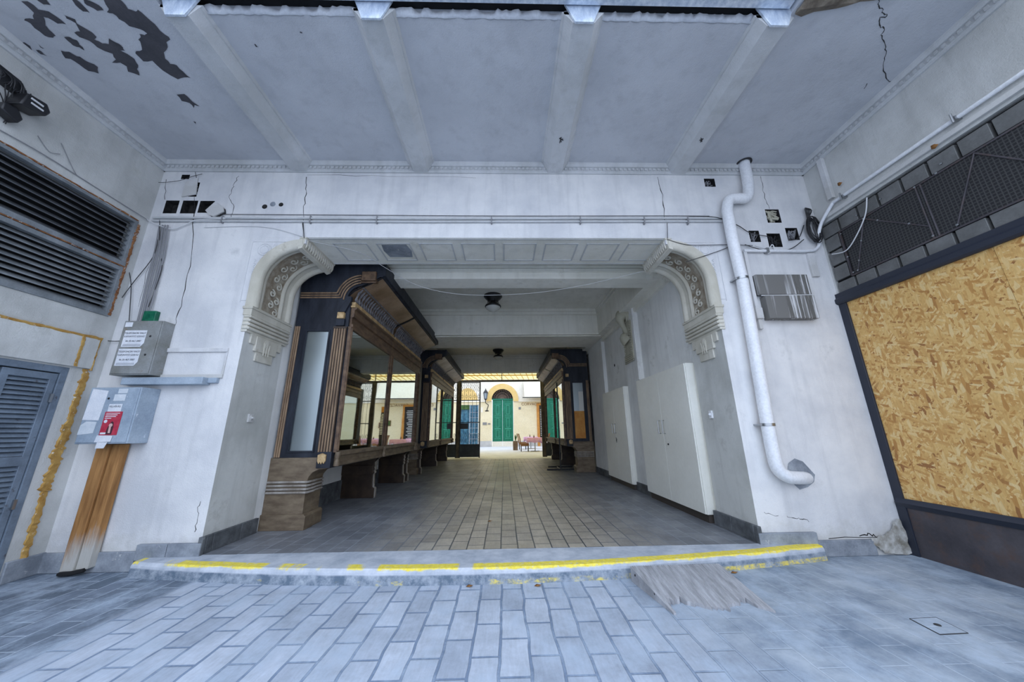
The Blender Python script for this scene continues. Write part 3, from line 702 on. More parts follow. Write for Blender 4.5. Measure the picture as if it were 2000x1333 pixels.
# ================================================================== ARCH BRACKETS
def arch_bracket(sgn, jx, label):
    root = empty('arch_bracket', (jx, .33, 2.1), label, 'plaster bracket', 'carved plaster brackets at the opening corners')
    tf = lambda p: Vector((jx+sgn*p[0], p[1], p[2]))
    cx, cz = .47, 2.94
    path = [(0.0, 2.60, 0), (0.0, 2.78, 0)]+[(cx-.47*math.cos(math.radians(a)), cz+.47*math.sin(math.radians(a)), a) for a in range(0, 91, 6)]
    def sweep(prof, name, mat):
        mb = MB(tf); rows = []
        for (u, z, a) in path:
            nx, nz = math.cos(math.radians(a)), -math.sin(math.radians(a))
            rows.append([(u+nx*i, y, z+nz*i) for (y, i) in prof])
        mb.sheet(rows)
        mb.poly(rows[0]); mb.poly(rows[-1])
        return mb.build(name, mat, root)
    def roll(y0, y1, h, n=6): return [((y0+y1)/2-(y1-y0)/2*math.cos(PI*i/n), h*math.sin(PI*i/n)+.0) for i in range(n+1)]
    front = [(-.012, -.05), (-.012, .0)]+[(a, b_+.02) for a, b_ in roll(-.01, .085, .045)]+[(.09, .012)]+[(a, b_+.012) for a, b_ in roll(.095, .15, .022)]+[(.155, .006), (.21, .006), (.212, -.02)]
    back = [(.44, -.02), (.442, .004)]+[(a, b_+.01) for a, b_ in roll(.445, .50, .03)]+[(.51, .015), (.56, .03)]+[(a, b_+.03) for a, b_ in roll(.565, .655, .035)]+[(.672, .02), (.672, -.05)]
    sweep(front, 'front_moulding', 'stucco'); sweep(back, 'rear_moulding', 'stucco')
    sweep([(.15, .010), (.20, .009), (.325, .004), (.45, .009), (.50, .010)], 'ornament_band', 'stucco_dirt')
    mb = MB(tf)
    for k in range(9):
        a = 8+k*9.5; nx, nz = math.cos(math.radians(a)), -math.sin(math.radians(a))
        c = Vector((cx-.47*math.cos(math.radians(a)), .325+.045*(-1)**k, cz+.47*math.sin(math.radians(a))))+Vector((nx, 0, nz))*.008
        tn = Vector((math.sin(math.radians(a)), 0, math.cos(math.radians(a))))
        pts = []
        for i in range(15):
            th = i*.55; rr = .05*(1-i/17); pts.append(c+tn*rr*math.cos(th)+Vector((0, 1, 0))*rr*math.sin(th)+Vector((nx, 0, nz))*.006)
        mb.tube(pts, .010, 5)
    for k in range(4):
        c = Vector((.012, .325+.045*(-1)**k, 2.66+.075*k)); mb.tube([c+Vector((.004, .05*(1-i/17)*math.sin(i*.55), .05*(1-i/17)*math.cos(i*.55))) for i in range(15)], .010, 5)
    mb.build('scrollwork', 'stucco', root)
    # keystone strip along the soffit with small leaves
    mb = MB(tf); mb.prism([(cx-.03, 3.47), (cx+.03, 3.47), (cx+.045, ZO), (cx-.05, ZO)], 'y', -.012, .69)
    mb.prism([(cx-.05, 3.33), (cx+.0, 3.35), (cx+.025, 3.475), (cx-.05, 3.475)], 'y', -.005, .675)
    for i in range(14):
        y = .03+i*.047; mb.prism([(cx+.015, 3.36), (cx+.035, 3.40), (cx+.04, 3.465), (cx+.01, 3.465)], 'y', y, y+.026)
    mb.build('keystone_band', 'stucco', root, bevel=.004)
    # capital on the reveal
    mb = MB(tf)
    mb.box(-.05, .045, -.02, .69, 2.50, 2.60); mb.box(-.06, .055, -.028, .70, 2.575, 2.605)
    for i in range(4): mb.tube([(.035, -.02, 2.485-.045*i), (.035, .69, 2.485-.045*i)], .017, 8); mb.tube([(-.03, -.012, 2.485-.045*i), (.04, -.012, 2.485-.045*i)], .016, 8)
    mb.box(-.04, .025, -.012, .68, 2.31, 2.5)
    mb.box(-.0, .022, .08, .60, 2.20, 2.33); mb.box(0, .03, .16, .52, 2.13, 2.30)
    mb.box(0, .018, .20, .48, 2.02, 2.15)
    mb.build('capital', 'stucco', root, bevel=.004)
    mb = MB(tf); mb.lathe((.02, .33, 2.235), [(.055, 0), (.055, .015), (.02, .025)], 18, 0, 'x')
    for i in range(3): mb.tube([(.035, .29+.04*i, 2.24), (.035, .29+.04*i, 2.10)], [.012, .005], 6)
    mb.build('rosette', 'stucco', root)
    # low relief corner ornament on the facade
    mb = MB(tf)
    def ring(x, z, r, rr): mb.tube([(x+r*math.cos(i*PI/10), 0.0, z+r*math.sin(i*PI/10)) for i in range(20)], rr, 6, closed=True)
    ring(.03, 3.33, .075, .008); ring(.03, 3.33, .05, .006)
    for i in range(5):
        mb.tube(smooth_path([(.13+.05*i, 0, 3.37), (.145+.05*i, 0, 3.395), (.165+.05*i, 0, 3.375), (.18+.05*i, 0, 3.39)], 3), .006, 5)
        mb.tube(smooth_path([(-.06, 0, 3.2-.05*i), (-.035, 0, 3.185-.05*i), (-.055, 0, 3.165-.05*i)], 3), .006, 5)
    mb.tube([(-.12, 0, 2.66), (-.12, 0, 3.43), (.42, 0, 3.43)], .005, 5); mb.tube([(-.12, 0, 2.68), (-.03, 0, 2.68)], .005, 5)
    mb.build('relief', 'white', root)
    return root
arch_bracket(1, JL, 'left carved plaster arch bracket and capital, beside the brown shop case')
arch_bracket(-1, JR, 'right carved plaster arch bracket and capital, beside the white downpipe')

# soffit coffers
mb = MB()
for i in range(8):
    x0 = -2.12+i*.53
    if i == 0: x0 -= .0
    for (a, b_, c, d) in ((x0, x0+.42, .12, .135), (x0, x0+.42, .535, .55), (x0, x0+.015, .12, .55), (x0+.405, x0+.42, .12, .55)): mb.box(a, b_, c, d, ZO-.008, ZO)
mb.box(-2.35, 2.0, .02, .035, ZO-.006, ZO); mb.box(-2.35, 2.0, .635, .65, ZO-.006, ZO)
mb.poly([(-1.53, .155, ZO-.004), (-1.22, .15, ZO-.004), (-1.19, .3, ZO-.004), (-1.22, .46, ZO-.004), (-1.52, .46, ZO-.004), (-1.55, .3, ZO-.004)], 1)
struct(mb.build('trim_8', ['trim', 'stone'], keep=True, smooth=False))

# ================================================================== DISPLAY CASES
def display_case(tf, y0, y1, split, label, lip=1.19, legs=(), mull=.17):
    root = empty('display_case', tf(Vector((.4, (y0+y1)/2, ZP))), label, 'display case', 'carved wooden shop display cases in the passage')
    def mbx(): return MB(tf)
    f = y0
    # front pier
    m = mbx()
    m.prism([(0, ZP), (.50, ZP), (.50, .27), (.475, .29), (.475, .50), (.48, .52), (.48, .66), (.49, .70), (.53, .75), (.60, .785), (.68, .79), (.72, .80), (.72, .925), (0, .925)], 'y', f, f+.16)
    m.prism([(0, ZP), (.49, ZP), (.49, .27), (.465, .29), (.465, .50), (.47, .52), (.47, .66), (.48, .70), (.52, .75), (.60, .785), (.66, .79), (.66, .925), (0, .925)], 'y', f+.175, f+.38)
    m.build('base_pier', 'brown_light', root, bevel=.006)
    m = mbx()
    for z in (.645, .605, .565, .528):
        m.tube([(0.02, f-.012, z), (.488, f-.012, z), (.494, f+.01, z), (.494, f+.15, z)], .014, 8)
        m.tube([(.478, f+.185, z), (.478, f+.37, z)], .013, 8)
    m.build('reeding', 'reed', root)
    m = mbx(); m.prism([(0, ZP), (.525, ZP), (.525, .265), (.50, .292), (0, .292)], 'y', f-.022, f+.165); m.prism([(0, ZP), (.51, ZP), (.51, .265), (.49, .29), (0, .29)], 'y', f+.172, f+.40)
    m.build('plinth', 'brown_light', root, bevel=.005)
    # upper front: dark frame with narrow reflecting pane
    m = mbx()
    m.box(.03, .20, f, f+.04, .925, 2.60); m.box(.50, .59, f, f+.04, .925, 2.60); m.box(.03, .59, f, f+.04, .925, 1.0)
    m.box(.03, .74, f+.002, f+.05, 2.55, 3.06); m.box(.05, .72, f+.01, f+.3, .91, .94); m.box(.59, .745, f+.01, f+.10, .94, 2.60)
    m.box(.03, lip-.02, f+.004, f+.04, 3.30, 3.555) if False else None
    m.box(.03, .68, f+.004, f+.05, 3.06, 3.555)
    m.prism([(.52, 3.03), (.70, 3.03)]+[(.86-.18*math.cos(math.radians(a)), 3.02+.20*math.sin(math.radians(a))) for a in range(10, 91, 10)]+[(1.02, 3.30), (lip-.03, 3.40), (lip-.03, 3.555), (.5, 3.555), (.5, 3.03)], 'y', f+.006, f+.045)
    m.build('front_panel', 'navy', root)
    m = mbx(); m.box(.20, .50, f+.012, f+.022, 1.0, 2.55); m.build('side_pane', 'side_glass', root)
    m = mbx(); m.box(.185, .205, f-.01, f+.012, .985, 2.565); m.box(.495, .515, f-.01, f+.012, .985, 2.565); m.box(.185, .515, f-.01, f+.012, 2.55, 2.572); m.box(.185, .515, f-.012, f+.012, .985, 1.004)
    m.build('pane_frame', 'navy', root, bevel=.002)
    m = mbx()
    for i in range(3): m.tube([(.045+.026*i, f-.004, .93), (.045+.026*i, f-.004, 2.62)], .011, 8)
    m.build('slim_pilaster', 'reed_gold', root)
    m = mbx()
    m.box(.565, .735, f-.02, f+.03, .98, 2.60); m.box(.56, .74, f-.028, f+.03, 2.585, 2.61)
    pl_ = m.build('reeded_pilaster', 'leg', root)
    m = mbx()
    for i in range(5): m.tube([(.582+.034*i, f-.024, .99), (.582+.034*i, f-.024, 2.58)], .011, 8)
    m.build('reeds', 'reed_gold', pl_)
    m = mbx(); m.box(.60, .69, f-.05, f+.0, 2.72, 2.81); m.cut()
    m.prism([(.59, .955), (.59, .885), (.61, .85), (.625, .875), (.64, .845), (.655, .875), (.67, .85), (.69, .885), (.69, .955), (.64, .975)], 'y', f-.05, f-.01)
    m.build('gilt_block', 'gold', root, bevel=.004)
    m = mbx(); m.box(.585, .70, f-.035, f+.0, 2.62, 2.72); m.cut(); m.box(.575, .745, f-.03, f+.05, .80, .99); m.cut()
    m.prism([(.60, 2.82), (.69, 2.82), (.72, 2.9), (.76, 3.0), (.70, 3.0), (.64, 2.92)], 'y', f-.03, f+.0)
    m.build('pilaster_block', 'navy', root, bevel=.004)
    m = mbx()
    for i in range(4):
        r = .33-.036*i; z = 3.11-.034*i; a0 = math.degrees(math.asin((z-3.02)/r))
        pts = ([(.04, f-.004, z), (.86-r, f-.004, z)] if i < 3 else [])+[(.86-r*math.cos(math.radians(a)), f-.006, 3.02+r*1.08*math.sin(math.radians(a))) for a in [a0+(88-a0)*k/12 for k in range(13)]]
        m.tube(pts, .011, 6)
    m.build('triple_moulding', 'reed_gold', root)
    m = mbx(); m.box(.86, 1.06, f-.03, f+.10, 3.29, 3.43); m.tube([(.85, f-.01, 3.27), (1.07, f-.01, 3.27)], .014, 6)
    m.build('lip_block', 'brown', root, bevel=.01)
    # long side: posts, panes, ledge
    ye = y1
    segs = [(f+.05, split), (split+mull, ye-.62)]
    m = mbx(); m.box(.735, .785, f+.01, f+.055, .98, 2.62); m.tube([(.79, f+.03, 1.0), (.79, f+.03, 2.6)], .014, 6); m.cut()
    m.box(.735, .775, split, split+mull, .98, 2.62)
    for i in range(3): m.tube([(.785, split+.04+.045*i, 1.0), (.785, split+.04+.045*i, 2.6)], .014, 6)
    m.cut(); m.box(.735, .785, ye-.62, ye-.40, .98, 2.62)
    for i in range(3): m.tube([(.79, ye-.58+.06*i, 1.0), (.79, ye-.58+.06*i, 2.6)], .016, 6)
    m.build('window_post', 'brown', root)
    m = mbx()
    for a, b_ in segs: m.box(.76, .768, a, b_, 1.0, 2.6); m.cut()
    m.build('window_pane', 'pane', root)
    m = mbx()
    for (a, b_) in ((f+.06, split+.05), (split+mull-.06, ye-.52)):
        m.prism([(.60, .815), (.785, .815), (.785, .85), (.765, .86), (.765, .93), (.80, .94), (.80, .985), (.76, 1.0), (.60, 1.0)], 'y', a, b_)
        m.tube([(.775, a+.02, .845), (.775, b_-.02, .845)], .008, 6); m.cut()
    m.build('sill', 'brown_light', root, bevel=.004)
    m = mbx()
    for a in (split+.02, ye-.50, ye-.38, f+.02): m.lathe((.80, a, .90), [(.03, -.08), (.035, -.05), (.02, 0), (.035, .04), (.03, .085)], 10); m.cut()
    m.build('scroll_knob', 'brown_light', root)
    # deck under the window and back box
    m = mbx(); m.box(0, .74, f+.05, ye-.02, .80, .93); m.box(0, .70, f+.05, ye-.02, .93, 2.62); m.build('carcass', 'navy', root)
    # end post
    m = mbx(); m.box(.03, .74, ye-.34, ye, .80, 3.0); m.build('end_panel', 'navy', root)
    # frieze over the panes
    m = mbx(); m.prism([(.6, 2.59), (.79, 2.59), (.79, 2.66), (.765, 2.67), (.765, 2.76), (.79, 2.77), (.79, 2.87), (.82, 2.885), (.82, 2.91), (.6, 2.91)], 'y', f+.04, ye-.36)
    m.build('frieze', 'brown', root)
    m = mbx(); mid = split+.12
    for (a, b_) in ((f+.02, mid-.03), (mid+.03, ye-.36)):
        m.box(.72, .80, a, b_, 2.905, 2.93); m.box(.72, .79, a+.02, b_-.02, 2.93, 2.99); m.cut()
    m.build('gilt_bar', 'gold', root, bevel=.005)
    # hood: coved panel + lattice + lip
    cov = [(.66, 2.985), (.665, 3.04), (.70, 3.11), (.76, 3.17), (.84, 3.215), (.94, 3.26), (1.04, 3.31), (lip-.05, 3.37)]
    for (a, b_) in ((f+.03, mid-.02), (mid+.02, ye-.36)):
        m = mbx(); m.sheet([[(u, a, z) for u, z in cov], [(u, b_, z) for u, z in cov]]); m.build('coved_panel', 'panelwood', root)
    m = mbx(); 
    for yy in (mid-.02, mid+.0, f+.02, ye-.38): m.sheet([[(u, yy, z-.015) for u, z in cov], [(u, yy+.03, z-.015) for u, z in cov]]); m.cut()
    m.build('cove_rib', 'navy', root)
    m = mbx()
    for (a, b_) in ((f+.06, mid-.05), (mid+.06, ye-.40)):
        n_ = int((b_-a)/.082)
        for i in range(n_):
            y = a+(b_-a)*(i+.5)/n_
            m.tube([(.775, y, 2.985), (.765, y, 3.04), (.775, y, 3.09), (.80, y, 3.15), (.845, y, 3.20)], [.010, .024, .011, .022, .009], 6)
        m.tube([(.865, a, 3.215), (.865, b_, 3.215)], .014, 6)
    m.build('spindle_row', 'lattice', root)
    m = mbx(); m.box(lip-.05, lip, f-.01, ye-.33, 3.37, 3.56); m.box(.0, lip-.02, f+.02, ye-.33, 3.53, 3.555); m.box(lip-.10, lip-.04, f, ye-.33, 3.36, 3.385)
    m.build('hood_fascia', 'navy', root, bevel=.008)
    m = mbx(); m.tube([(lip-.06, f+.01, 3.372), (lip-.06, ye-.35, 3.372)], .012, 6); m.build('fascia_bead', 'gold', root)
    # end cap of the hood
    m = mbx(); m.prism([(.62, 2.95)]+[(u-.02, z+.01) for u, z in cov]+[(lip, 3.40), (lip, 3.55), (.6, 3.55)], 'y', ye-.36, ye-.33); m.build('hood_end', 'lattice', root)
    # bracket legs
    for ly in legs:
        m = mbx(); m.prism([(0, ZP), (.58, ZP), (.58, .27), (.545, .30), (.535, .50), (.56, .53), (.545, .56), (.56, .59), (.545, .62), (.56, .65), (.55, .70), (.58, .77), (.64, .80), (.64, .815), (0, .815)], 'y', ly-.15, ly)
        m.prism([(.0, .50), (.55, .50), (.55, .66), (.0, .66)], 'y', ly-.165, ly-.15)
        m.build('bracket_leg', 'leg', root, bevel=.005)
        m = mbx(); m.prism([(.565, ZP), (.59, ZP), (.59, .27), (.555, .30), (.545, .50), (.57, .53), (.555, .56), (.57, .59), (.555, .62), (.57, .65), (.56, .70), (.59, .77), (.65, .80), (.63, .80), (.54, .70), (.53, .30)], 'y', ly-.11, ly-.04)
        m.build('leg_edge', 'reed', root, bevel=.003)
    return root
tfl = lambda p: Vector((JL+p[0], p[1], p[2]))
tfr = lambda p: Vector((2.47-p[0], p[1], p[2]))
display_case(tfl, .79, 5.03, 2.45, 'large brown shop display case nearest the camera along the left passage wall', legs=(2.90, 4.70, 5.0))
display_case(tfl, 6.0, 10.75, 7.75, 'farther left display case, between the large case and the iron gate', legs=(6.3, 8.5, 10.6), mull=.14)
rc = display_case(tfr, 6.0, 10.75, 7.75, 'display case on the right side with an orange tone painted onto its end pane', lip=1.10, legs=(8.3, 10.6), mull=.14)

mb = MB(tfr); mb.box(.205, .495, 6.004, 6.010, 1.0, 1.75); mb.build('painted_orange_tone', 'orange', rc)  # added sheets painting the pane's reflection-like orange and grey tones
mb = MB(tfr); mb.box(.205, .34, 6.005, 6.011, 1.75, 2.3); mb.build('painted_grey_tone', 'bowl', rc)

# ================================================================== CUPBOARDS
def cupboard(y0, y1, label, n):
    root = empty('cupboard', (2.58, (y0+y1)/2, ZP), label, 'cupboard', 'white cupboards on the right wall')
    mb = MB(); mb.box(2.418, 2.568, y0, y1, .215, 2.065); mb.build('carcass', 'cup', root, bevel=.003)
    mb = MB(); mb.box(2.44, 2.56, y0+.02, y1-.02, ZP, .215); mb.build('plinth', 'plinth', root)
    mid = (y0+y1)/2
    for a, b_, s in ((y0+.004, mid-.002, 1), (mid+.002, y1-.004, -1)):
        mb = MB(); mb.box(2.398, 2.416, a, b_, .22, 2.06); d = mb.build('door', 'cup', root, bevel=.002)
        hy = mid-.07*s
        mb = MB(); mb.tube([(2.395, hy, 1.34), (2.36, hy, 1.34), (2.36, hy, 1.15), (2.395, hy, 1.15)], .006, 8); mb.build('handle', 'steel', d)
    mb = MB(); ky = mid-.05 if n else mid-.12
    mb.lathe((2.385, ky, 1.0), [(.003, 0), (.014, .002), (.014, .014)], 10, 0, 'x')
    if n:
        for i in range(6): mb.tube([(2.394, ky-.03+.012*i, 1.02-.01*i), (2.394, ky+.03-.01*i, 1.06-.02*i)], .004, 5)
    mb.build('lock', 'black', root)
cupboard(.73, 2.40, 'large white double cupboard against the right passage wall, nearest the camera', 0)
cupboard(3.10, 4.57, 'white double cupboard farther in on the right passage wall, with a black scribble', 1)

# ================================================================== CEILING LAMPS
def ceiling_lamp(x, y, s, label):
    r = empty('ceiling_lamp', (x, y, 4.13), label, 'ceiling lamp', 'dark ceiling lamps in the passage')
    mb = MB(); mb.lathe((x, y, 4.13), [(.20*s, 0), (.205*s, -.03), (.17*s, -.075), (.13*s, -.11), (.10*s, -.15)], 28); mb.build('ceiling_rose', 'lampmetal', r)
    mb = MB()
    for k in range(4): a = k*PI/2+.4; mb.tube([(x+.12*s*math.cos(a), y+.12*s*math.sin(a), 4.03), (x+.12*s*math.cos(a), y+.12*s*math.sin(a), 3.93)], .008, 6)
    mb.tube([(x, y, 4.0), (x, y, 3.9)], .05*s, 10); mb.build('stem', 'lampmetal', r)
    mb = MB(); mb.lathe((x, y, 3.93), [(.11*s, .0), (.165*s, -.03), (.18*s, -.06), (.17*s, -.08)], 28); mb.build('rim', 'lampmetal', r)
    mb = MB(); mb.lathe((x, y, 3.86), [(.165*s, 0), (.15*s, -.04), (.10*s, -.08), (.04*s, -.105), (.005, -.12)], 28); mb.build('glass_bowl', 'bowl', r)
ceiling_lamp(-.235, 3.3, 1, 'near black ceiling lamp with glass bowl, before the middle beam')
ceiling_lamp(-.21, 8.4, 1, 'farther black ceiling lamp with brighter bowl, above the gate end')

# ================================================================== LEFT SIDE
def louvres(mb, x, y0, y1, z0, z1, n, tilt=.05, mi=0, th=.006):
    for i in range(n):
        z = z0+(z1-z0)*(i+.5)/n; h = (z1-z0)/n*.42
        mb.add([(x-.0, y0, z-h), (x-.0, y1, z-h), (x-tilt, y1, z+h), (x-tilt, y0, z+h), (x-.0, y0, z-h+th*1.5), (x, y1, z-h+th*1.5), (x-tilt, y1, z+h+th), (x-tilt, y0, z+h+th)],
               [(0, 1, 2, 3), (4, 5, 6, 7), (0, 1, 5, 4), (1, 2, 6, 5), (2, 3, 7, 6), (3, 0, 4, 7)], mi)
lv = empty('louvre_window', (XL, -1.05, 2.455), 'large dark horizontal louvre grille high on the left wall', 'louvre')
mb = MB(); mb.box(XL-.16, XL-.12, ly0, ly1, 2.46, 3.63); mb.build('backing', 'void', lv)
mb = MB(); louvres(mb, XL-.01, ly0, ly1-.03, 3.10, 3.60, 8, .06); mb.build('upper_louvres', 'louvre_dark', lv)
mb = MB(); louvres(mb, XL-.01, ly0, ly1-.03, 2.50, 2.99, 9, .05); mb.build('lower_louvres', 'louvre', lv)
mb = MB(); mb.box(XL-.05, XL+.01, ly0, ly1, 2.99, 3.035); mb.box(XL-.06, XL+.015, ly0, ly1, 3.05, 3.10); mb.box(XL-.05, XL+.01, ly0, ly1, 2.455, 2.50); mb.box(XL-.05, XL+.01, ly1-.035, ly1, 2.455, 3.63); mb.box(XL-.05, XL+.01, ly0, ly1, 3.60, 3.63)
mb.build('frame', 'louvre', lv, bevel=.003)
mb = MB()
def ragged(mb, p0, p1, nrm, side, w, n=30, t=.008, mi=0, wv=.5):
    """irregular raised seam from p0 to p1"""
    p0, p1, nrm, side = Vector(p0), Vector(p1), Vector(nrm), Vector(side); rows = []
    for i in range(n+1):
        p = p0.lerp(p1, i/n); a = w*random.uniform(1-wv, 1+wv)/2; b_ = w*random.uniform(1-wv, 1+wv)/2; c = side*random.uniform(-.15, .15)*w
        a = a if not rows else (a+pa)/2; b_ = b_ if not rows else (b_+pb)/2; pa, pb = a, b_
        rows.append([p+c-side*a, p+c-side*a*.8+nrm*t*random.uniform(.6, 1.2), p+c+nrm*t*random.uniform(.5, 1.6), p+c+side*b_*.8+nrm*t*random.uniform(.6, 1.2), p+c+side*b_])
    mb.sheet(rows, mi)
ragged(mb, (XL, -.092, 2.47), (XL, -.092, 3.60), (1, 0, 0), (0, 1, 0), .035, 60, .012, wv=.75)
ragged(mb, (XL, -.1, 3.645), (XL, -2, 3.645), (1, 0, 0), (0, 0, 1), .016, 70, .008, wv=.9)
ragged(mb, (XL, -.1, 3.045), (XL, -2, 3.045), (1, 0, 0), (0, 0, 1), .012, 50, .016, wv=.6)
mb.build('rusty_edge', 'rust', lv)

mb = MB(); mb.box(XL-.01, XL+.025, -2.2, -.115, 1.875, 2.19)
ob = mb.build('lintel_box', 'side', bevel=.004); tag(ob, 'white boxed lintel panel edged with yellow foam above the left louvred door', 'lintel panel')
mb = MB()
ragged(mb, (XL+.018, -2.2, 2.193), (XL+.018, -.10, 2.193), (1, 0, .6), (0, 0, 1), .028, 60, .010, wv=.5)
ragged(mb, (XL+.027, -.255, 1.88), (XL+.027, -.255, 2.19), (1, 0, 0), (0, 1, 0), .028, 16, .006)
ragged(mb, (XL+.012, -.112, 1.86), (XL+.012, -.112, 2.19), (1, 0, 0), (0, 1, 0), .018, 16, .012)
mb.build('foam_edge', 'foam', ob)
mb = MB()
ragged(mb, (XL, -.135, 1.87), (XL, -.14, 1.30), (1, 0, 0), (0, 1, 0), .055, 30, .012, wv=.6)
ragged(mb, (XL, -.14, 1.32), (XL, -.15, .72), (1, 0, 0), (0, 1, 0), .075, 30, .014, wv=.6)
ragged(mb, (XL, -.15, .74), (XL, -.145, .0), (1, 0, 0), (0, 1, 0), .05, 36, .014, wv=.5)
tag(mb.build('foam_seam', 'foam'), 'ragged ochre expanding foam seam running down beside the louvred door', 'foam filling')
# louvred door
dr = empty('door_1', (XL-.02, -.75, 0), None, None, None, 'structure')
mb = MB(); mb.box(XL-.06, XL+.005, -.325, -.27, 0, 1.83); mb.box(XL-.06, XL+.005, -1.75, -.27, 1.80, 1.86); mb.build('door_frame', 'door_blue', dr, bevel=.003)
for (a, b_) in ((-.70, -.33), (-1.10, -.725)):
    mb = MB(); x0, x1 = XL-.04, XL-.005
    mb.box(x0, x1, b_-.05, b_, 0.02, 1.79); mb.box(x0, x1, a, a+.05, 0.02, 1.79)
    mb.box(x0, x1, a, b_, 1.73, 1.79); mb.box(x0, x1, a, b_, .96, 1.04); mb.box(x0, x1, a, b_, .02, .12)
    d = mb.build('door_leaf', 'door_blue', dr, bevel=.003)
    mb = MB(); louvres(mb, XL-.008, a+.045, b_-.045, 1.04, 1.73, 17, .03); louvres(mb, XL-.008, a+.045, b_-.045, .12, .96, 20, .03); mb.build('louvre_slats', 'door_blue', d)
mb = MB(); mb.box(XL-.045, XL+.012, -.345, -.325, 1.52, 1.60); mb.cut(); mb.box(XL-.045, XL+.012, -.345, -.325, .60, .68); mb.build('hinge', 'steel', dr)

# dark electrical fittings high on the left wall
r = empty('floodlight', (XL+.1, -1.1, 3.85), 'black floodlight fitting hanging from wires high on the left wall', 'floodlight')
mb = MB(); mb.prism([(-1.30, 3.96), (-1.14, 4.00), (-1.12, 4.06), (-1.16, 4.12), (-1.28, 4.10)], 'x', XL+.01, XL+.16); mb.build('housing', 'black', r, bevel=.012)
mb = MB(); mb.box(XL+.161, XL+.166, -1.25, -1.17, 4.02, 4.035); mb.cut(); mb.box(XL+.161, XL+.166, -1.26, -1.18, 4.06, 4.075); mb.build('label_strip', 'wire_white', r)
mb = MB(); mb.prism([(-1.34, 3.86), (-1.23, 3.82), (-1.21, 3.88), (-1.26, 3.95), (-1.34, 3.93)], 'x', XL+.01, XL+.10); mb.build('driver_box', 'black', r, bevel=.01)
mb = MB()
for i in range(7):
    y = -1.42+.03*i; mb.tube(smooth_path([(XL+.02, y+.05, 4.2), (XL+.06, y+random.uniform(-.05, .08), 4.08), (XL+.03, -1.22+random.uniform(-.1, .05), 3.95), (XL+.02, -1.28+random.uniform(-.15, .05), 3.8)], 5), .004, 5)
mb.build('cables', 'wire', r)
mb = MB(); mb.prism([(-1.48, 4.12), (-1.26, 4.10), (-1.22, 4.16), (-1.28, 4.23), (-1.48, 4.25)], 'x', XL-.01, XL+.05)
for i in range(10): mb.tube(smooth_path([(XL+.045, -1.45+.02*i, 4.22), (XL+.07, -1.42+.02*i+random.uniform(-.03, .03), 4.17), (XL+.05, -1.42+.02*i, 4.11)], 4), .005, 5)
tag(mb.build('junction_box', 'black', bevel=.008), 'open black junction box with tangled wires at the upper left edge', 'junction box')
mb = MB()
mb.tube(smooth_path([(XL+.01, -1.35, 3.72), (XL+.015, -1.0, 3.74), (XL+.01, -.6, 3.73), (XL+.01, -.3, 3.72), (XL+.03, -.05, 3.70)], 6), .005, 5)
mb.tube(smooth_path([(XL+.01, -.9, 3.95), (XL+.012, -.75, 3.76), (XL+.012, -.7, 3.73)], 5), .003, 5)
mb.tube(smooth_path([(XL+.01, -1.05, 3.88), (XL+.012, -.95, 3.80), (XL+.012, -.88, 3.84)], 5), .003, 5)
tag(mb.build('wall_cable', 'wire_grey'), 'thin grey cable clipped along the left wall above the louvre grille', 'cable')

# meter boxes on the facade
def sheetbox(name, x0, x1, y0, z0, z1, mat, label, cat):
    r = empty(name, ((x0+x1)/2, y0/2, z0), label, cat)
    mb = MB(); mb.box(x0, x1, y0, 0, z0, z1); mb.build('housing', mat, r, bevel=.004)
    mb = MB(); mb.box(x0+.012, x1-.012, y0-.008, y0, z0+.012, z1-.012); d = mb.build('lid', mat, r, bevel=.003)
    return r, d
r, d = sheetbox('meter_box', -4.045, -3.64, -.13, 1.81, 2.395, 'boxgrey', 'upper grey steel box with two white notices on the left facade', 'meter box')
mb = MB()
for z in (2.22, 2.02): mb.lathe((-3.73, -.142, z), [(.004, 0), (.011, .002), (.011, .006)], 10, 0, 'y'); mb.cut()
mb.build('lock_screw', 'black', d)
for i, (x0, x1, z0, z1) in enumerate(((-4.00, -3.775, 2.105, 2.285), (-4.01, -3.785, 1.905, 2.085))):
    mb = MB(); mb.prism([(x0, z0), (x1-.03, z0), (x1, z0+.04), (x1, z1), (x0, z1)], 'y', -.1405, -.139); p = mb.build('notice', 'paper', r)
    cx = (x0+x1)/2; tag(p, 'white paper notice with phone number')
    text('TELEFONON VAGY', 'lettering', 'ink', (cx, -.142, z1-.032), ROT_BACK, .030, p, sx=.85)
    text('KAPUNYITÓ SZERVIZ', 'lettering', 'ink', (cx, -.142, z1-.068), ROT_BACK, .026, p, sx=.85)
    text('06-20-467-3087', 'lettering', 'ink', (cx, -.142, z1-.118), ROT_BACK, .026, p, sx=.95)
    mb = MB()
    for k in range(2): mb.box(x0+.015, x1-.03, -.142, -.1405, z0+.012+.012*k, z0+.015+.012*k)
    mb.build('ruled_lines', 'ink', p)
mb = MB(); mb.box(-4.02, -3.945, -.1405, -.139, 2.325, 2.375); mb.build('sticker', 'paper', r)
r, d = sheetbox('meter_cabinet', -4.10, -3.61, -.19, 1.135, 1.675, 'boxblue', 'lower blue-grey steel box with red poster and papers, above the wooden post', 'meter box')
yb = -.1995
mb = MB(); mb.prism([(-4.085, 1.36), (-3.93, 1.355), (-3.915, 1.64), (-4.07, 1.66)], 'y', yb-.001, yb); mb.build('paper_sheet', 'paper', r)
mb = MB(); mb.prism([(-4.09, 1.22), (-3.945, 1.235), (-3.94, 1.34), (-4.04, 1.345), (-4.085, 1.31)], 'y', yb-.001, yb); mb.build('torn_paper', 'paper_old', r)
mb = MB(); mb.box(-3.82, -3.73, yb-.001, yb, 1.615, 1.66); mb.cut(); mb.box(-3.845, -3.735, yb-.001, yb, 1.54, 1.605); mb.build('paper_label', 'paper_old', r)
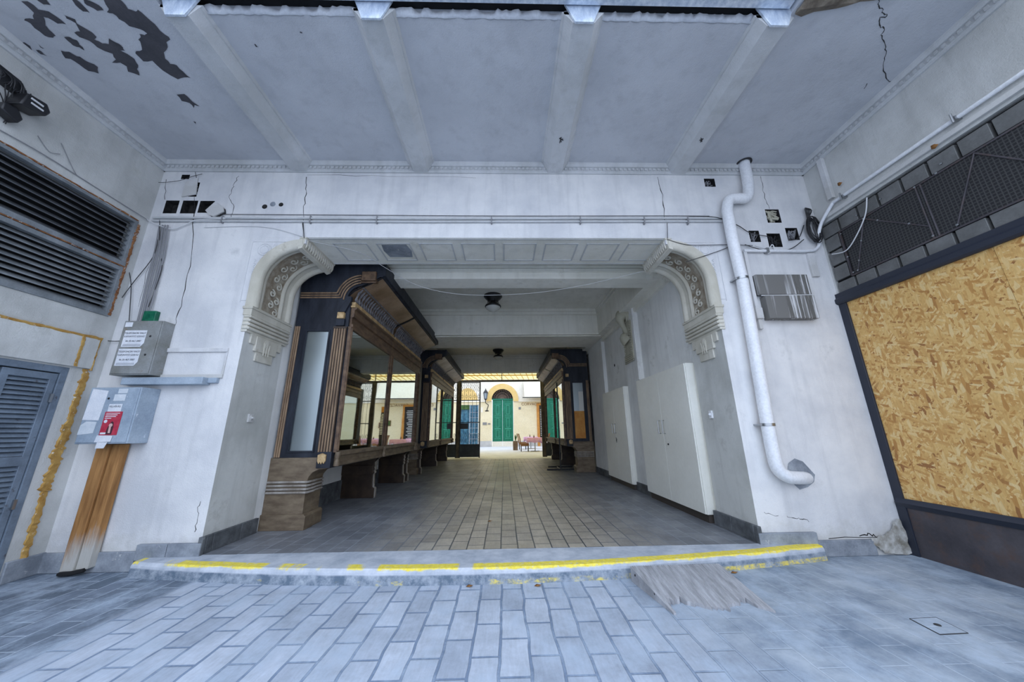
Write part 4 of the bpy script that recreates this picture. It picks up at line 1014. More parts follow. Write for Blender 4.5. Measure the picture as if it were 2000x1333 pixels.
mb = MB(); mb.box(-3.87, -3.745, yb-.001, yb, 1.435, 1.51); p = mb.build('leaflet_head', 'paper', r); text('FELHÍVÁS', 'lettering', 'ink', (-3.81, yb-.002, 1.485), ROT_BACK, .026, p)
mb = MB(); mb.box(-3.885, -3.72, yb-.002, yb, 1.215, 1.437); p = mb.build('red_poster', 'red', r); tag(p, 'red leaflet with a long haired figure')
mb = MB()
for k, w in enumerate((.13, .11, .10, .06)): mb.box(-3.872, -3.872+w, yb-.003, yb-.0015, 1.418-.016*k, 1.424-.016*k); mb.cut()
mb.box(-3.875, -3.825, yb-.003, yb-.0015, 1.225, 1.24); mb.cut(); mb.lathe((-3.857, yb-.003, 1.345), [(.016, 0), (.016, .0012)], 14, 0, 'y'); mb.build('white_print', 'paper', p)
mb = MB(); mb.prism([(-3.83, 1.222), (-3.825, 1.27), (-3.812, 1.32), (-3.795, 1.345), (-3.778, 1.335), (-3.768, 1.29), (-3.77, 1.222)], 'y', yb-.003, yb-.002); mb.build('printed_hair', 'poster_hair', p)
mb = MB(); mb.prism(arc(-3.797, 1.308, .017, 0, 342, 12), 'y', yb-.004, yb-.003); mb.prism([(-3.808, 1.295), (-3.79, 1.295), (-3.785, 1.235), (-3.805, 1.235)], 'y', yb-.004, yb-.003); mb.build('printed_face', 'poster_face', p)
mb = MB(); mb.prism([(-3.905, 1.150), (-3.755, 1.155), (-3.75, 1.21), (-3.895, 1.215)], 'y', yb-.006, yb-.004); mb.cut(); mb.prism([(-3.88, 1.095), (-3.80, 1.095), (-3.78, 1.15), (-3.875, 1.15)], 'y', yb-.006, yb-.004); mb.build('white_strip', 'paper', r)
mb = MB(); mb.lathe((-3.895, yb-.004, 1.565), [(.004, 0), (.010, .002), (.010, .006)], 10, 0, 'y'); mb.build('lock_screw', 'black', r)
# trunking under and beside
mb = MB(); mb.box(-3.94, -3.12, -.10, 0, 1.715, 1.79); mb.box(-3.12, -3.03, -.04, 0, 1.735, 1.79)
tag(mb.build('cable_duct', 'boxblue', bevel=.004), 'horizontal blue-grey metal cable duct between the two meter boxes', 'cable duct')
mb = MB(); mb.box(-3.64, -3.0, -.02, 0, 2.075, 2.12); mb.box(-3.64, -3.0, -.02, 0, 1.79, 1.83); mb.box(-3.02, -3.0, -.010, 0, 1.82, 2.08)
tag(mb.build('trunking_frame', 'white', bevel=.003), 'white painted trunking frame on the facade right of the upper meter box', 'trunking')
mb = MB(); mb.box(-3.97, -3.835, -.05, 0, 2.42, 2.54)
for i in range(8): c = (random.uniform(-3.95, -3.86), -.052, random.uniform(2.44, 2.52)); mb.lathe(c, [(.003, 0), (.01, .002)], 6, 0, 'y')
tag(mb.build('green_junction_box', 'green_box', bevel=.012), 'small green plastic box right above the upper meter box', 'junction box')
mb = MB(); mb.prism([(-3.99, 0.03), (-3.875, 0.03), (-3.86, 1.13), (-3.985, 1.13)], 'y', -.10, -.02); mb.prism([(-3.87, .045), (-3.765, .05), (-3.755, 1.13), (-3.855, 1.13)], 'y', -.085, -.015)
o = empty('wooden_post', (-3.87, -.05, 0), 'old brown wooden post boxed against the facade under the lower meter box', 'wooden post')
mb.build('boards', 'wood_post', o, bevel=.006)
mb = MB(); mb.tube(smooth_path([(-3.98, -.10, .02), (-3.93, -.115, .028), (-3.86, -.11, .03), (-3.78, -.09, .045)], 4), .018, 6); mb.build('dark_foot', 'void', o)  # dark curved tube marking the gap under the boards

# dangling wires by the left corner
def wire_thing(name, mat, paths, r, label, cat='cable', y=-.02):
    mb = MB()
    for p in paths: mb.tube(smooth_path([F(a, b_, y-random.uniform(0, .015)) for a, b_ in p], 5), r, 5)
    return tag(mb.build(name, mat), label, cat)
wire_thing('cable_bundle', 'wire_grey', [[(312, 440), (303, 490), (290, 540), (276, 600), (268, 632)], [(318, 440), (310, 490), (297, 540), (283, 600), (275, 632)], [(323, 440), (316, 490), (304, 545), (290, 590), (280, 632)],
            [(328, 440), (320, 500), (308, 545), (300, 580), (286, 630)]], .009, 'bundle of grey cables hanging down to the upper meter box')
wire_thing('loose_cable', 'wire', [[(310, 455), (300, 500), (262, 550), (238, 582)], [(315, 505), (316, 525), (305, 560), (290, 600)], [(250, 520), (256, 555), (254, 600), (252, 630)], [(200, 665), (225, 667), (245, 665)], [(312, 430), (312, 470)]], .004, 'loose thin black wires dangling beside the grey cable bundle')
wire_thing('sagging_cable', 'wire_white', [[(265, 395), (282, 425), (330, 447), (360, 440), (385, 430), (440, 428)]], .006, 'pale cable sagging across the corner under the square sockets')
wire_thing('corner_wire', 'wire', [[(240, 300), (262, 335), (300, 355), (345, 354), (375, 345), (395, 340)]], .003, 'thin dark wire curving round the upper left corner of the facade')

# hatch cover hanging off
mb = MB(); pts = [F(a, b_, -.02) for a, b_ in ((402, 412), (420, 396), (437, 406), (438, 414), (418, 424), (410, 421))]
mb.prism([(p.x, p.z) for p in pts], 'y', -.03, -.015); o = mb.build('socket_cover', 'white'); tag(o, 'loose white cover plate hanging askew beside the square wall sockets', 'cover plate')
mb = MB(); mb.prism([(p.x+.012, p.z-.012) for p in pts], 'y', -.014, -.004); mb.build('cover_shadow', 'wire', o)  # dark offset copy of the plate outline, painting its cast shadow
mb = MB(); pts = [F(a, b_, -.01) for a, b_ in ((363, 357), (387, 347), (383, 380), (355, 385))]; mb.prism([(p.x, p.z) for p in pts], 'y', -.018, -.003)
tag(mb.build('socket_cover', 'white', bevel=.002), 'tilted white cover plate over the upper socket beside the left corner', 'cover plate')
# stuffing in the square sockets
def stuffing(i, mat, label, n=14, r=.006):
    a, b_, c, d = holes[i]; mb = MB()
    for k in range(n):
        pts = [(random.uniform(a+.015, b_-.015), random.uniform(.0, .07), random.uniform(c+.015, d-.015)) for _ in range(3)]
        mb.tube(smooth_path(pts, 3), r*random.uniform(.5, 1.3), 5)
    tag(mb.build('wire_tangle', mat), label, 'wire tangle')
stuffing(6, 'old_cream', 'cream lumpy filling in the topmost right square socket', 16, .013)
stuffing(8, 'wire', 'black wire tangle in the lowest right square socket', 30, .005)
stuffing(9, 'wire_grey', 'grey wire tangle in the square socket beside the coiled cable', 26, .005)
stuffing(7, 'wire_grey', 'wires spilling from the square socket nearest the downpipe', 10, .005)
stuffing(5, 'wire_grey', 'few wires in the lone square socket left of the downpipe top', 6, .005)
stuffing(3, 'wire_white', 'pale wires in the tall dark socket under the left ceiling corner', 5, .006)

# ================================================================== CONDUITS ACROSS THE FACADE
r = empty('conduit_pair', (-.8, -.02, 3.70), 'pair of long grey conduits running across the whole facade above the opening', 'conduit')
mb = MB(); mb.tube([(-4.22, -.02, 3.745), (-1, -.02, 3.742), (2.74, -.02, 3.765)], .013, 8); mb.build('upper_pipe', 'trim', r)
mb = MB(); mb.tube([(-4.22, -.02, 3.70), (-1, -.02, 3.70), (2.74, -.02, 3.72)], .011, 8); mb.build('lower_pipe', 'trim', r)
mb = MB()
for x in (-3.4, -2.35, -1.55, -.15, .95, 1.75, 2.3): mb.box(x, x+.012, -.037, 0, 3.675, 3.77); mb.cut()
mb.build('clip', 'wire_grey', r)
mb = MB(); mb.tube(smooth_path([(-3.5, -.015, 3.80), (-2, -.015, 3.795), (0, -.015, 3.79), (2, -.015, 3.80), (2.6, -.012, 3.80)], 4), .004, 5)
tag(mb.build('black_cable', 'wire'), 'thin black cable running just above the conduit pair on the facade', 'cable')
mb = MB(); mb.tube(smooth_path([(-3.6, -.01, 3.62), (-2.9, -.01, 3.63), (-2.42, -.012, 3.50), (-2.36, .05, ZO-.01), (-1.9, .3, ZO-.01), (-1.72, .6, ZO-.015), (-1.7, .67, ZO-.02), (-1.3, 1.2, 3.40), (-.6, 1.4, 3.34), (.4, 1.35, 3.34), (1.2, 1.1, 3.36), (2.0, .7, 3.40)], 6), .004, 5)
tag(mb.build('slung_wire', 'wire_white'), 'thin pale wire slung across the opening below the soffit', 'wire')
wire_thing('thin_cable', 'wire', [[(1303, 468), (1340, 478), (1380, 479), (1425, 478), (1470, 480)], [(1340, 512), (1400, 492), (1425, 482)], [(592, 435), (594, 465)], [(1303, 436), (1304, 466)]], .004, 'thin dark wires over the right arch bracket', y=-.012)

# ================================================================== DOWNPIPE
r = empty('downpipe', (2.85, -.1, .7), 'fat white plastic downpipe on the facade right of the opening', 'downpipe')
P_ = lambda a, b_: F(a, b_, -.09)
path = [P_(1452, 312), P_(1459, 345)]+smooth_path([P_(1462, 365), P_(1459, 386), P_(1440, 388), P_(1424, 391), P_(1420, 412)], 6)+[P_(1431, 470), P_(1449, 545), P_(1475, 690), P_(1499, 830), P_(1510, 885)]
path += smooth_path([P_(1514, 903), P_(1522, 920), P_(1540, 932), F(1563, 934, -.05)], 6)+[F(1574, 934, .03)]
mb = MB(); mb.tube(path, .062, 20); mb.build('pipe', 'pvc', r)
for a, b_ in ((1449, 545), (1499, 830)):
    c = P_(a, b_); mb = MB(); mb.tube([(c.x, c.y, c.z-.014), (c.x, c.y, c.z+.014)], .068, 20); mb.box(c.x-.085, c.x-.05, c.y-.01, 0, c.z-.008, c.z+.008); mb.build('clamp', 'steel', r)
c = P_(1452, 314); mb = MB(); mb.tube([(c.x+.08*math.cos(a*PI/10), c.y+.08*math.sin(a*PI/10), 4.545) for a in range(20)], .012, 6, closed=True); mb.build('ceiling_collar', 'crack', r)

# ---- weathered twin box
r = empty('weathered_box', (3.3, -.05, 2.4), 'weathered grey twin wall box with white streaks right of the downpipe', 'wall box')
mb = MB(); mb.box(2.975, 3.60, -.07, 0, 2.71, 2.965); mb.build('upper_unit', 'weather', r, bevel=.006)
mb = MB(); mb.box(3.02, 3.60, -.09, 0, 2.41, 2.69); mb.build('lower_unit', 'weather', r, bevel=.006)
mb = MB(); mb.tube([(3.0, -.06, 2.70), (3.3, -.08, 2.695), (3.6, -.07, 2.703)], .007, 5); mb.build('ledge_strip', 'wire_white', r)

# ---- thin white conduit from the right wall round to the downpipe
mb = MB(); rw = XR-.03
pts = [(rw, -2.6, 3.77), (rw, -.32, 3.80)]+smooth_path([(rw, -.28, 3.80), (rw-.02, -.20, 3.72), (rw-.03, -.10, 3.62), (rw-.04, -.05, 3.5), (rw-.05, -.03, 3.38), (rw-.13, -.03, 3.31), (rw-.25, -.03, 3.295)], 5)+[(2.93, -.03, 3.30)]
mb.tube(pts, .018, 10); r = empty('white_conduit', (rw, -.5, 3.3), 'thin white conduit along the right wall bending down round the corner', 'conduit')
mb.build('pipe', 'pvc', r)
mb = MB()
for y in (-.42, -1.42): mb.box(rw-.03, XR, y, y+.03, 3.765, 3.80); mb.tube([(rw-.04, y+.015, 3.74), (rw-.04, y+.015, 3.83)], .008, 6); mb.cut()
mb.box(3.20, 3.23, -.055, 0, 3.27, 3.33); mb.build('clip', 'steel', r)
mb = MB(); mb.box(XR-.045, XR, -.30, -.24, 3.86, 4.43)
tag(mb.build('corner_trunking', 'white', bevel=.003), 'short slanting white trunking below the cornice near the right corner', 'trunking')
mb = MB(); mb.box(XR-.03, XR, -2.6, -.05, 3.67, 3.72)
tag(mb.build('wall_trunking', 'white', bevel=.003), 'white painted trunking strip on the right wall above the dark vent', 'trunking')
mb = MB(); mb.box(3.72, 3.80, -.03, 0, 2.96, 3.27)
tag(mb.build('short_trunking', 'white', bevel=.003), 'short vertical white trunking right of and above the weathered wall box', 'trunking')
mb = MB(); mb.box(2.92, 2.96, -.04, 0, 2.30, 3.28); mb.box(2.90, 2.98, -.06, 0, 2.42, 2.55)
tag(mb.build('thin_trunking', 'white', bevel=.003), 'slim white trunking strip running down just right of the downpipe', 'trunking')
mb = MB()
for i in range(12):
    c = Vector((3.86+random.uniform(-.02, .02), -.045, 3.58)); a = random.uniform(.05, .095); b_ = random.uniform(.13, .19)
    mb.tube([(c.x+a*math.cos(t*PI/9), c.y+random.uniform(-.006, .006)-.003*i, c.z+b_*math.sin(t*PI/9)) for t in range(18)], .006, 5, closed=True)
for i in range(5): mb.tube(smooth_path([(3.84, -.03, 3.75), (3.82+.02*i, -.05, 3.86), (3.86, -.02, 3.92)], 4), .006, 5)
tag(mb.build('cable_coil', 'wire'), 'black cable coil hanging in the right corner of the facade', 'cable coil')
wire_thing('white_flex', 'wire_white', [[(1475, 480), (1500, 486), (1508, 478), (1512, 488), (1500, 496)]], .006, 'short white flex looping under the right square sockets')
mb = MB(); mb.tube(smooth_path([on(1693, 386, 'x', rw), on(1690, 420, 'x', rw), on(1672, 462, 'x', rw), on(1652, 490, 'x', rw), on(1625, 497, 'x', rw)], 6), .006, 6)
tag(mb.build('dangling_flex', 'wire_white'), 'white flex dangling over the dark vent tiles on the right wall', 'cable')
wire_thing('black_lead', 'wire', [[(1345, 422), (1400, 425), (1440, 440), (1465, 455), (1500, 462)], [(1455, 478), (1490, 488), (1540, 488), (1570, 468)], [(1570, 440), (1560, 465), (1540, 470)]], .005, 'black leads strung between the right square sockets')
for (a, b_, lab) in ((1640, 360, 'brown dry leaf caught on the right wall near the corner'), (1825, 287, 'brown dry leaf caught on the trunking above the vent')):
    c = on(a, b_, 'x', XR-.04); mb = MB()
    mb.poly([c+Vector(q) for q in ((0, -.03, 0), (-.01, -.01, .02), (0, .02, .03), (.01, .03, 0), (0, 0, -.02))]); tag(mb.build('dry_leaf', 'leaf_dry', solid=.002), lab, 'leaf', 'dry leaves')

# ================================================================== RIGHT WALL SHOPFRONT
XW = XR
r = empty('vent_panel', (XW, -1.2, 2.73), 'dark mesh vent framed by grey glass tiles high on the right wall', 'vent panel')
mb = MB(); mb.box(XW+.04, XW+.06, -2.6, -.02, 2.73, 3.63); mb.build('backing', 'void', r)
mb = MB(); y = -.03
while y > -2.5:
    y2 = y-.215
    for (z0, z1) in ((3.45, 3.60), (2.74, 2.86)): mb.box(XW+.0, XW+.04, y2+.012, y-.012, z0, z1)
    y = y2
for z in (2.89, 3.08, 3.27): mb.box(XW, XW+.04, -.20, -.04, z, z+.165)
mb.build('tile_border', 'tile', r, bevel=.004)
mb = MB(); mb.box(XW+.0, XW+.012, -2.5, -.25, 2.88, 3.43); mb.build('mesh_screen', 'mesh', r)
mb = MB()
for (p, q) in (((-.50, 3.42), (-.30, 2.90)), ((-.50, 3.42), (-.98, 3.0)), ((-.98, 2.88), (-.98, 3.43)), ((-1.02, 2.88), (-1.02, 3.43)), ((-1.4, 3.42), (-1.15, 2.90)), ((-1.4, 3.42), (-1.8, 2.90))):
    mb.tube([(XW-.004, p[0], p[1]), (XW-.004, q[0], q[1])], .007, 6); mb.cut()
mb.box(XW-.008, XW+.01, -2.5, -.22, 3.425, 3.44); mb.box(XW-.008, XW+.01, -2.5, -.22, 2.865, 2.88); mb.box(XW-.008, XW+.01, -.235, -.22, 2.87, 3.43)
mb.build('brace_bar', 'sheet', r)
mb = MB()
for (yy, zz) in ((-.24, 3.40), (-.24, 3.1), (-.25, 2.9), (-.50, 3.42), (-.42, 3.2), (-.34, 3.0), (-.3, 2.9), (-.62, 3.32), (-.85, 3.12), (-.98, 3.43), (-.98, 2.9), (-1.2, 3.5), (-1.15, 3.44), (-.45, 3.5), (-.7, 3.52), (-1.15, 2.9)):
    mb.lathe((XW-.014, yy, zz), [(.002, 0), (.010, .003), (.010, .012)], 8, 0, 'x'); mb.cut()
mb.build('rivet', 'steel', r)
r = empty('shopfront_frame', (XW, -1.2, 0), 'dark blue-black metal shopfront frame around the boarded window, right wall', 'shopfront frame')
mb = MB(); mb.prism([(XW-.05, 2.615), (XW-.05, 2.66), (XW-.03, 2.68), (XW-.03, 2.73), (XW+.1, 2.73), (XW+.1, 2.60), (XW-.03, 2.60)], 'y', -2.6, -.0); mb.build('head_beam', 'osb_edge', r)
mb = MB(); mb.box(XW-.02, XW+.1, -.085, .0, .0, 2.62); mb.build('jamb', 'osb_edge', r, bevel=.003)
mb = MB(); mb.prism([(XW-.03, .455), (XW-.045, .475), (XW-.03, .49), (XW-.02, .515), (XW+.1, .515), (XW+.1, .43), (XW-.015, .43)], 'y', -2.6, -.02); mb.build('sill_rail', 'osb_edge', r)
mb = MB(); mb.box(XW-.004, XW+.1, -2.6, -.03, -.01, .44); p = mb.build('kick_plate', 'sheet', r); tag(p, 'rust stained dark metal kick plate')
mb = MB(); mb.box(XW+.0, XW+.02, -1.283, -.083, .51, 2.61); tag(mb.build('osb_board', 'osb'), 'large chipboard sheet closing the shop window, next to the facade corner', 'chipboard sheet', 'chipboard sheets on the right shopfront')
mb = MB(); mb.box(XW-.004, XW+.016, -2.5, -1.287, .51, 2.61); tag(mb.build('osb_board', 'osb'), 'second chipboard sheet at the right edge of the photo', 'chipboard sheet', 'chipboard sheets on the right shopfront')

# ================================================================== RAMP, MANHOLE, SMALL THINGS
rp_ = []
nx_ = 40
topz = lambda y: .105*(y+1.0)/(.54)+.004
mb = MB(); topA = []; ends = []
for i in range(nx_+1):
    t_ = i/nx_; x0 = 1.04+.76*t_; x1 = 1.13+.69*t_
    ye_ = -.99 if t_ < .05 else (-.90+.05*math.sin(t_*9)+random.uniform(-.03, .03) if t_ < .9 else -.93-.07*(t_-.9)/.1*1)
    if .08 < t_ < .25: ye_ = -.83-.5*(.25-t_)*.3+random.uniform(-.02, .02)
    ys_ = -.46+.02*t_
    topA.append((x0, ys_, .108)); ends.append((x0+(x1-x0)*((ys_-ye_)/.53), ye_, max(.012, .108*(1-(ys_-ye_)/.55))))
low0 = [(p[0], p[1], .0) for p in topA]; low1 = [(p[0], p[1], .0) for p in ends]
mb.sheet([low0, topA, ends, low1]); mb.sheet([low0, low1])
mb.poly([low0[0], topA[0], ends[0], low1[0]]); mb.poly([low0[-1], topA[-1], ends[-1], low1[-1]])
for i in range(1, nx_, 1):
    mb.tube([Vector(topA[i])+Vector((0, 0, .001)), Vector(ends[i])+Vector((0, .01, .001))], .0035, 4)
M['rampwood'] = aged('weathered_ramp_wood', (.26, .26, .27), (.44, .44, .46), 4, .85, stretch=(9, 1.2, 1), c3=(.16, .14, .13), c3lo=.64, c3hi=.72)
o = mb.build('wooden_ramp', 'rampwood', smooth=False); tag(o, 'grey weathered wooden ramp with a splintered edge leaning on the yellow kerb', 'ramp')
mb = MB()
for y in (-.53, -.78): mb.lathe((1.035+.10*(-.46-y)/.53-.004, y, .06*(1+y)/.5+.012), [(.002, 0), (.008, .003), (.008, .01)], 8, 0, 'x'); mb.cut()
mb.build('screw', 'wire', o)
mb = MB(); q = [(2.616, -1.111), (2.80, -1.105), (2.775, -1.278), (2.592, -1.285)]
for i in range(4):
    a, b_ = q[i], q[(i+1) % 4]; mb.tube([(a[0], a[1], .001), (b_[0], b_[1], .001)], .0035, 5, 1)
mb.prism(q, 'z', -.004, .003, 0); mb.lathe((2.70, -1.19, .003), [(.018, 0), (.016, .003)], 12, 1)
tag(mb.build('inspection_cover', ['floor_low', 'crack'], keep=True), 'small square inspection cover in the paving at the lower right', 'inspection cover')
mb = MB(); mb.lathe((JL+.0, .312, 1.386), [(.03, 0), (.03, .02), (.012, .03), (.012, .05)], 12, 0, 'x'); mb.box(JL, JL+.02, .28, .345, 1.34, 1.43)
tag(mb.build('bell_push', 'white'), 'small broken white bell push on the left reveal', 'bell push')
mb = MB(); mb.lathe((JR-.04, .456, 1.375), [(.008, 0), (.018, .012), (.03, .04)], 12, 0, 'x'); mb.box(JR-.02, JR, .43, .48, 1.33, 1.42)
tag(mb.build('wall_hook', 'pvc'), 'small white plastic hook on the right reveal', 'hook')
for (a, b_, lab) in ((918, 1143, 'tiny dry leaf lying below the kerb near the middle of the step'), (1050, 1142, 'tiny dry leaf at the kerb foot left of the ramp'), (1430, 1117, 'crumpled dry leaf at the kerb foot right of the ramp'), (957, 1019, 'tiny brown leaf lying on the passage paving')):
    c = on(a, b_, 'z', .004 if b_ > 1100 else ZP+.004); mb = MB()
    if b_ > 1100: c.y -= .03
    mb.poly([c+Vector(q) for q in ((-.03, 0, 0), (-.01, .015, .008), (.02, .012, .004), (.03, -.005, .01), (.0, -.014, .003))]); tag(mb.build('dry_leaf', 'leaf_dry', solid=.002), lab, 'leaf', 'dry leaves')

# banner stand
r = empty('banner_stand', (1.62, 6.95, ZP), 'thin black pole stand with two floor bars before the right display case', 'stand')
mb = MB(); mb.tube([(1.62, 6.63, ZP+.02), (1.62, 6.63, 2.65)], .018, 8); mb.build('pole', 'gate', r)
mb = MB(); mb.tube([(1.22, 6.62, ZP+.02), (2.02, 6.62, ZP+.02)], .02, 8); mb.cut(); mb.tube([(1.35, 7.4, ZP+.02), (2.1, 7.4, ZP+.02)], .02, 8); mb.cut(); mb.tube([(1.62, 6.62, ZP+.02), (1.62, 7.4, ZP+.02)], .015, 8); mb.build('floor_bar', 'gate', r)

# ================================================================== IRON GATE
GY = 12.0
r = empty('iron_gate', (-.2, GY, ZP), 'black wrought iron gate with glazed panels at the far end of the passage', 'gate')
def gatepanel(x0, x1, name, post=True):
    mb = MB()
    for x in (x0, x1-.05): mb.box(x, x+.05, GY-.03, GY+.03, ZP, 3.46)
    for z in (.66, 1.62, 2.61, 3.42): mb.box(x0, x1, GY-.02, GY+.02, z, z+.035)
    f = mb.build(name, 'gate', r)
    mb = MB(); mb.box(x0+.03, x1-.03, GY-.015, GY+.015, ZP+.03, .67); mb.build('kick_plate', 'gate_sheet', f)
    mb = MB(); n = max(2, int((x1-x0)/.16))
    for i in range(1, n): x = x0+(x1-x0)*i/n; mb.tube([(x, GY, .68), (x, GY, 3.42)], .008, 5)
    for i in range(n):
        x = x0+(x1-x0)*(i+.5)/n
        mb.tube([(x, GY, 2.66), (x, GY, 2.95)], .006, 4); mb.tube([(x+.05*math.cos(t*PI/5), GY, 2.8+.07*math.sin(t*PI/5)) for t in range(10)], .006, 4, closed=True)
        for z in (.84, 1.05, 3.1, 3.28):
            mb.tube([(x+.05*math.cos(t*.5)*(1-t/22), GY, z+.12*math.sin(t*.5)*(1-t/22)) for t in range(16)], .007, 4)
    mb.build('scroll_bars', 'gate', f)
gatepanel(-2.74, -2.14, 'left_side_panel'); gatepanel(-2.02, -1.09, 'gate_leaf'); gatepanel(1.84, 2.55, 'right_side_panel')
mb = MB(); mb.box(-2.14, -2.02, GY-.05, GY+.05, ZP, 3.5); mb.cut(); mb.box(1.69, 1.84, GY-.05, GY+.05, ZP, 3.5); mb.build('post', 'gate_post', r, bevel=.01)
mb = MB(); mb.box(-2.75, 2.55, GY-.04, GY+.04, 3.47, 3.55); mb.box(-2.75, 2.55, GY-.02, GY+.02, 3.9, 3.94)
for x in (-2.1, -.12, 1.76): mb.box(x, x+.03, GY-.015, GY+.015, 3.55, 3.9)
mb.build('top_rail', 'gate', r)
mb = MB(); mb.box(-1.98, -1.62, GY-.03, GY-.02, 1.35, 1.6); mb.build('plate', 'black', r)

# ================================================================== COURTYARD
r = empty('glass_canopy', (0, 14, 4.2), 'ribbed cream lit glass canopy over the courtyard just behind the gate', 'canopy')
mb = MB(); mb.add([(-7, 10.2, 4.15), (7, 10.2, 4.15), (7, 17.5, 4.42), (-7, 17.5, 4.42)], [(0, 1, 2, 3)]); mb.build('glazing', 'canopy', r, solid=.01)
mb = MB()
for i in range(46):
    x = -7+i*.32; mb.tube([(x, 10.2, 4.11), (x+.9, 17.5, 4.38)], .022, 4)
for y in (12.2, 14.9, 17.4): mb.box(-7, 7, y, y+.06, 4.12+.036*(y-10.2)-.06, 4.12+.036*(y-10.2))
mb.build('glazing_bars', 'yellow', r)

CY = 23.2
mb = MB()
# rear wall in pieces round the arched door and the shop window
mb.box(-9, -3.5, CY, CY+.4, ZP, 3.5); mb.box(-2.0, -.95, CY, CY+.4, ZP, 3.5); mb.box(.72, 12, CY, CY+.4, ZP, 3.5)
mb.box(-3.5, -2.0, CY, CY+.4, 3.3, 3.5)
mb.box(-9, -1.41, CY, CY+.4, 3.5, 7.5, 1); mb.box(1.12, 12, CY, CY+.4, 3.5, 7.5, 1)
up = [(-1.41, 3.5), (-.95, 3.5)]+[(-.145+.86*math.cos(math.radians(a)), 3.66+.86*math.sin(math.radians(a))) for a in range(178, -1, -8)]+[(.72, 3.5), (1.12, 3.5), (1.12, 7.5), (-1.41, 7.5)]
mb.prism(up, 'y', CY, CY+.4, 1)
mb.box(-9, -3.5, CY-.03, CY, ZP, .55, 2); mb.box(-2.0, -.97, CY-.03, CY, ZP, .55, 2); mb.box(.74, 12, CY-.03, CY, ZP, .55, 2)
struct(mb.build('wall_courtyard', ['cream', 'cream_pale', 'wains'], keep=True, smooth=False))
mb = MB(); mb.box(8.5, 8.9, 11, 24, ZP, 7.5); mb.box(-9, -8.6, 11, 24, ZP, 7.5); mb.box(2.76, 9, 10.95, 11.2, ZP, 6); mb.box(-9, -2.9, 10.95, 11.2, ZP, 6)
struct(mb.build('wall_courtyard_side', 'cream', keep=True, smooth=False))
mb = MB(); mb.box(-9, -1.15, CY-.07, CY, 3.5, 3.62); mb.box(.92, 9, CY-.07, CY, 3.5, 3.62)
struct(mb.build('trim_18', 'cream_pale', keep=True, smooth=False))
ring = [(-.145+1.27*math.cos(math.radians(a)), 3.66+1.27*math.sin(math.radians(a))) for a in range(186, -7, -8)]+[(-.145+.85*math.cos(math.radians(a)), 3.66+.85*math.sin(math.radians(a))) for a in range(-6, 187, 8)]
mb = MB(); mb.prism(ring, 'y', CY-.10, CY+.01)
tag(mb.build('arch_surround', 'yellow'), 'yellow rounded plaster surround over the green double door', 'arch surround')
# green door
dd = empty('door_2', (-.13, CY+.1, ZP), None, None, None, 'structure')
for s, (a, b_) in enumerate(((-.92, -.137), (-.129, .70))):
    mb = MB(); mb.box(a, b_, CY+.10, CY+.16, .50, 3.70); lf = mb.build('door_leaf', 'green_door', dd)
    mb = MB(); c = (a+b_)/2
    for z0, z1 in ((2.55, 3.25), (1.55, 2.25), (1.9, 1.95), (.8, 1.35), (2.85, 2.9)):
        w = .13 if z1-z0 > .1 else .10
        if z1-z0 > .1:
            for (p, q, u, v_) in ((c-w, c+w, z1-.03, z1), (c-w, c+w, z0, z0+.03), (c-w, c-w+.03, z0, z1), (c+w-.03, c+w, z0, z1)): mb.box(p, q, CY+.07, CY+.10, u, v_)
            mb.box(c-w-.1, c+w+.1, CY+.085, CY+.10, z0-.1, z0-.07); mb.box(c-w-.1, c+w+.1, CY+.085, CY+.10, z1+.07, z1+.1)
    mb.build('raised_panels', 'green_hi', lf)
    mb = MB(); mb.box(a, b_, CY+.09, CY+.16, ZP, .50); mb.build('base_plate', 'cream_pale', lf)
mb = MB(); mb.box(-.95, .72, CY+.05, CY+.2, 3.66, 3.76); mb.build('transom', 'green_door', dd)
mb = MB(); mb.prism(arc(-.145, 3.7, .85, 0, 180, 18), 'y', CY+.15, CY+.2); mb.build('fanlight', 'void', dd)
mb = MB()
for a in range(0, 181, 12):
    ca, sa = math.cos(math.radians(a)), math.sin(math.radians(a)); mb.tube([(-.145, CY+.12, 3.75), (-.145+.83*ca, CY+.12, 3.72+.8*sa)], .014, 4)
for rr in (.3, .5, .68): mb.tube([(-.145+rr*math.cos(t*PI/12), CY+.12, 3.75+rr*math.sin(t*PI/12)) for t in range(13)], .014, 4)
mb.build('fan_grille', 'terra', dd)
# blue shop window left
w = empty('window_1', (-2.75, CY, .3), None, None, None, 'structure')
mb = MB(); mb.box(-3.45, -2.05, CY+.1, CY+.12, .2, 3.28); mb.build('pane', 'bluewin', w)
mb = MB()
for x in (-3.5, -2.72, -2.06): mb.box(x, x+.06, CY-.01, CY+.1, .12, 3.3)
for z in (.2, .7, 1.1, 1.5, 1.9, 2.3, 2.7, 3.25): mb.box(-2.7, -2.05, CY+.06, CY+.1, z, z+.03)
for x in (-2.5, -2.3): mb.box(x, x+.02, CY+.06, CY+.1, .2, 3.2)
mb.build('window_frame', 'boxblue', w)
mb = MB(); mb.box(-3.42, -2.75, CY+.02, CY+.08, 2.95, 3.28); mb.build('green_sign_panel', 'leaf', w)
mb = MB(); mb.prism([(-3.7, 3.62)]+[(-2.9+.8*math.cos(math.radians(a)), 3.7+.9*math.sin(math.radians(a))) for a in range(180, -1, -12)]+[(-2.1, 3.62)], 'y', CY-.06, CY)
tag(mb.build('blind_arch', 'yellow'), 'yellow blind arch on the courtyard wall above the blue shop window', 'blind arch')
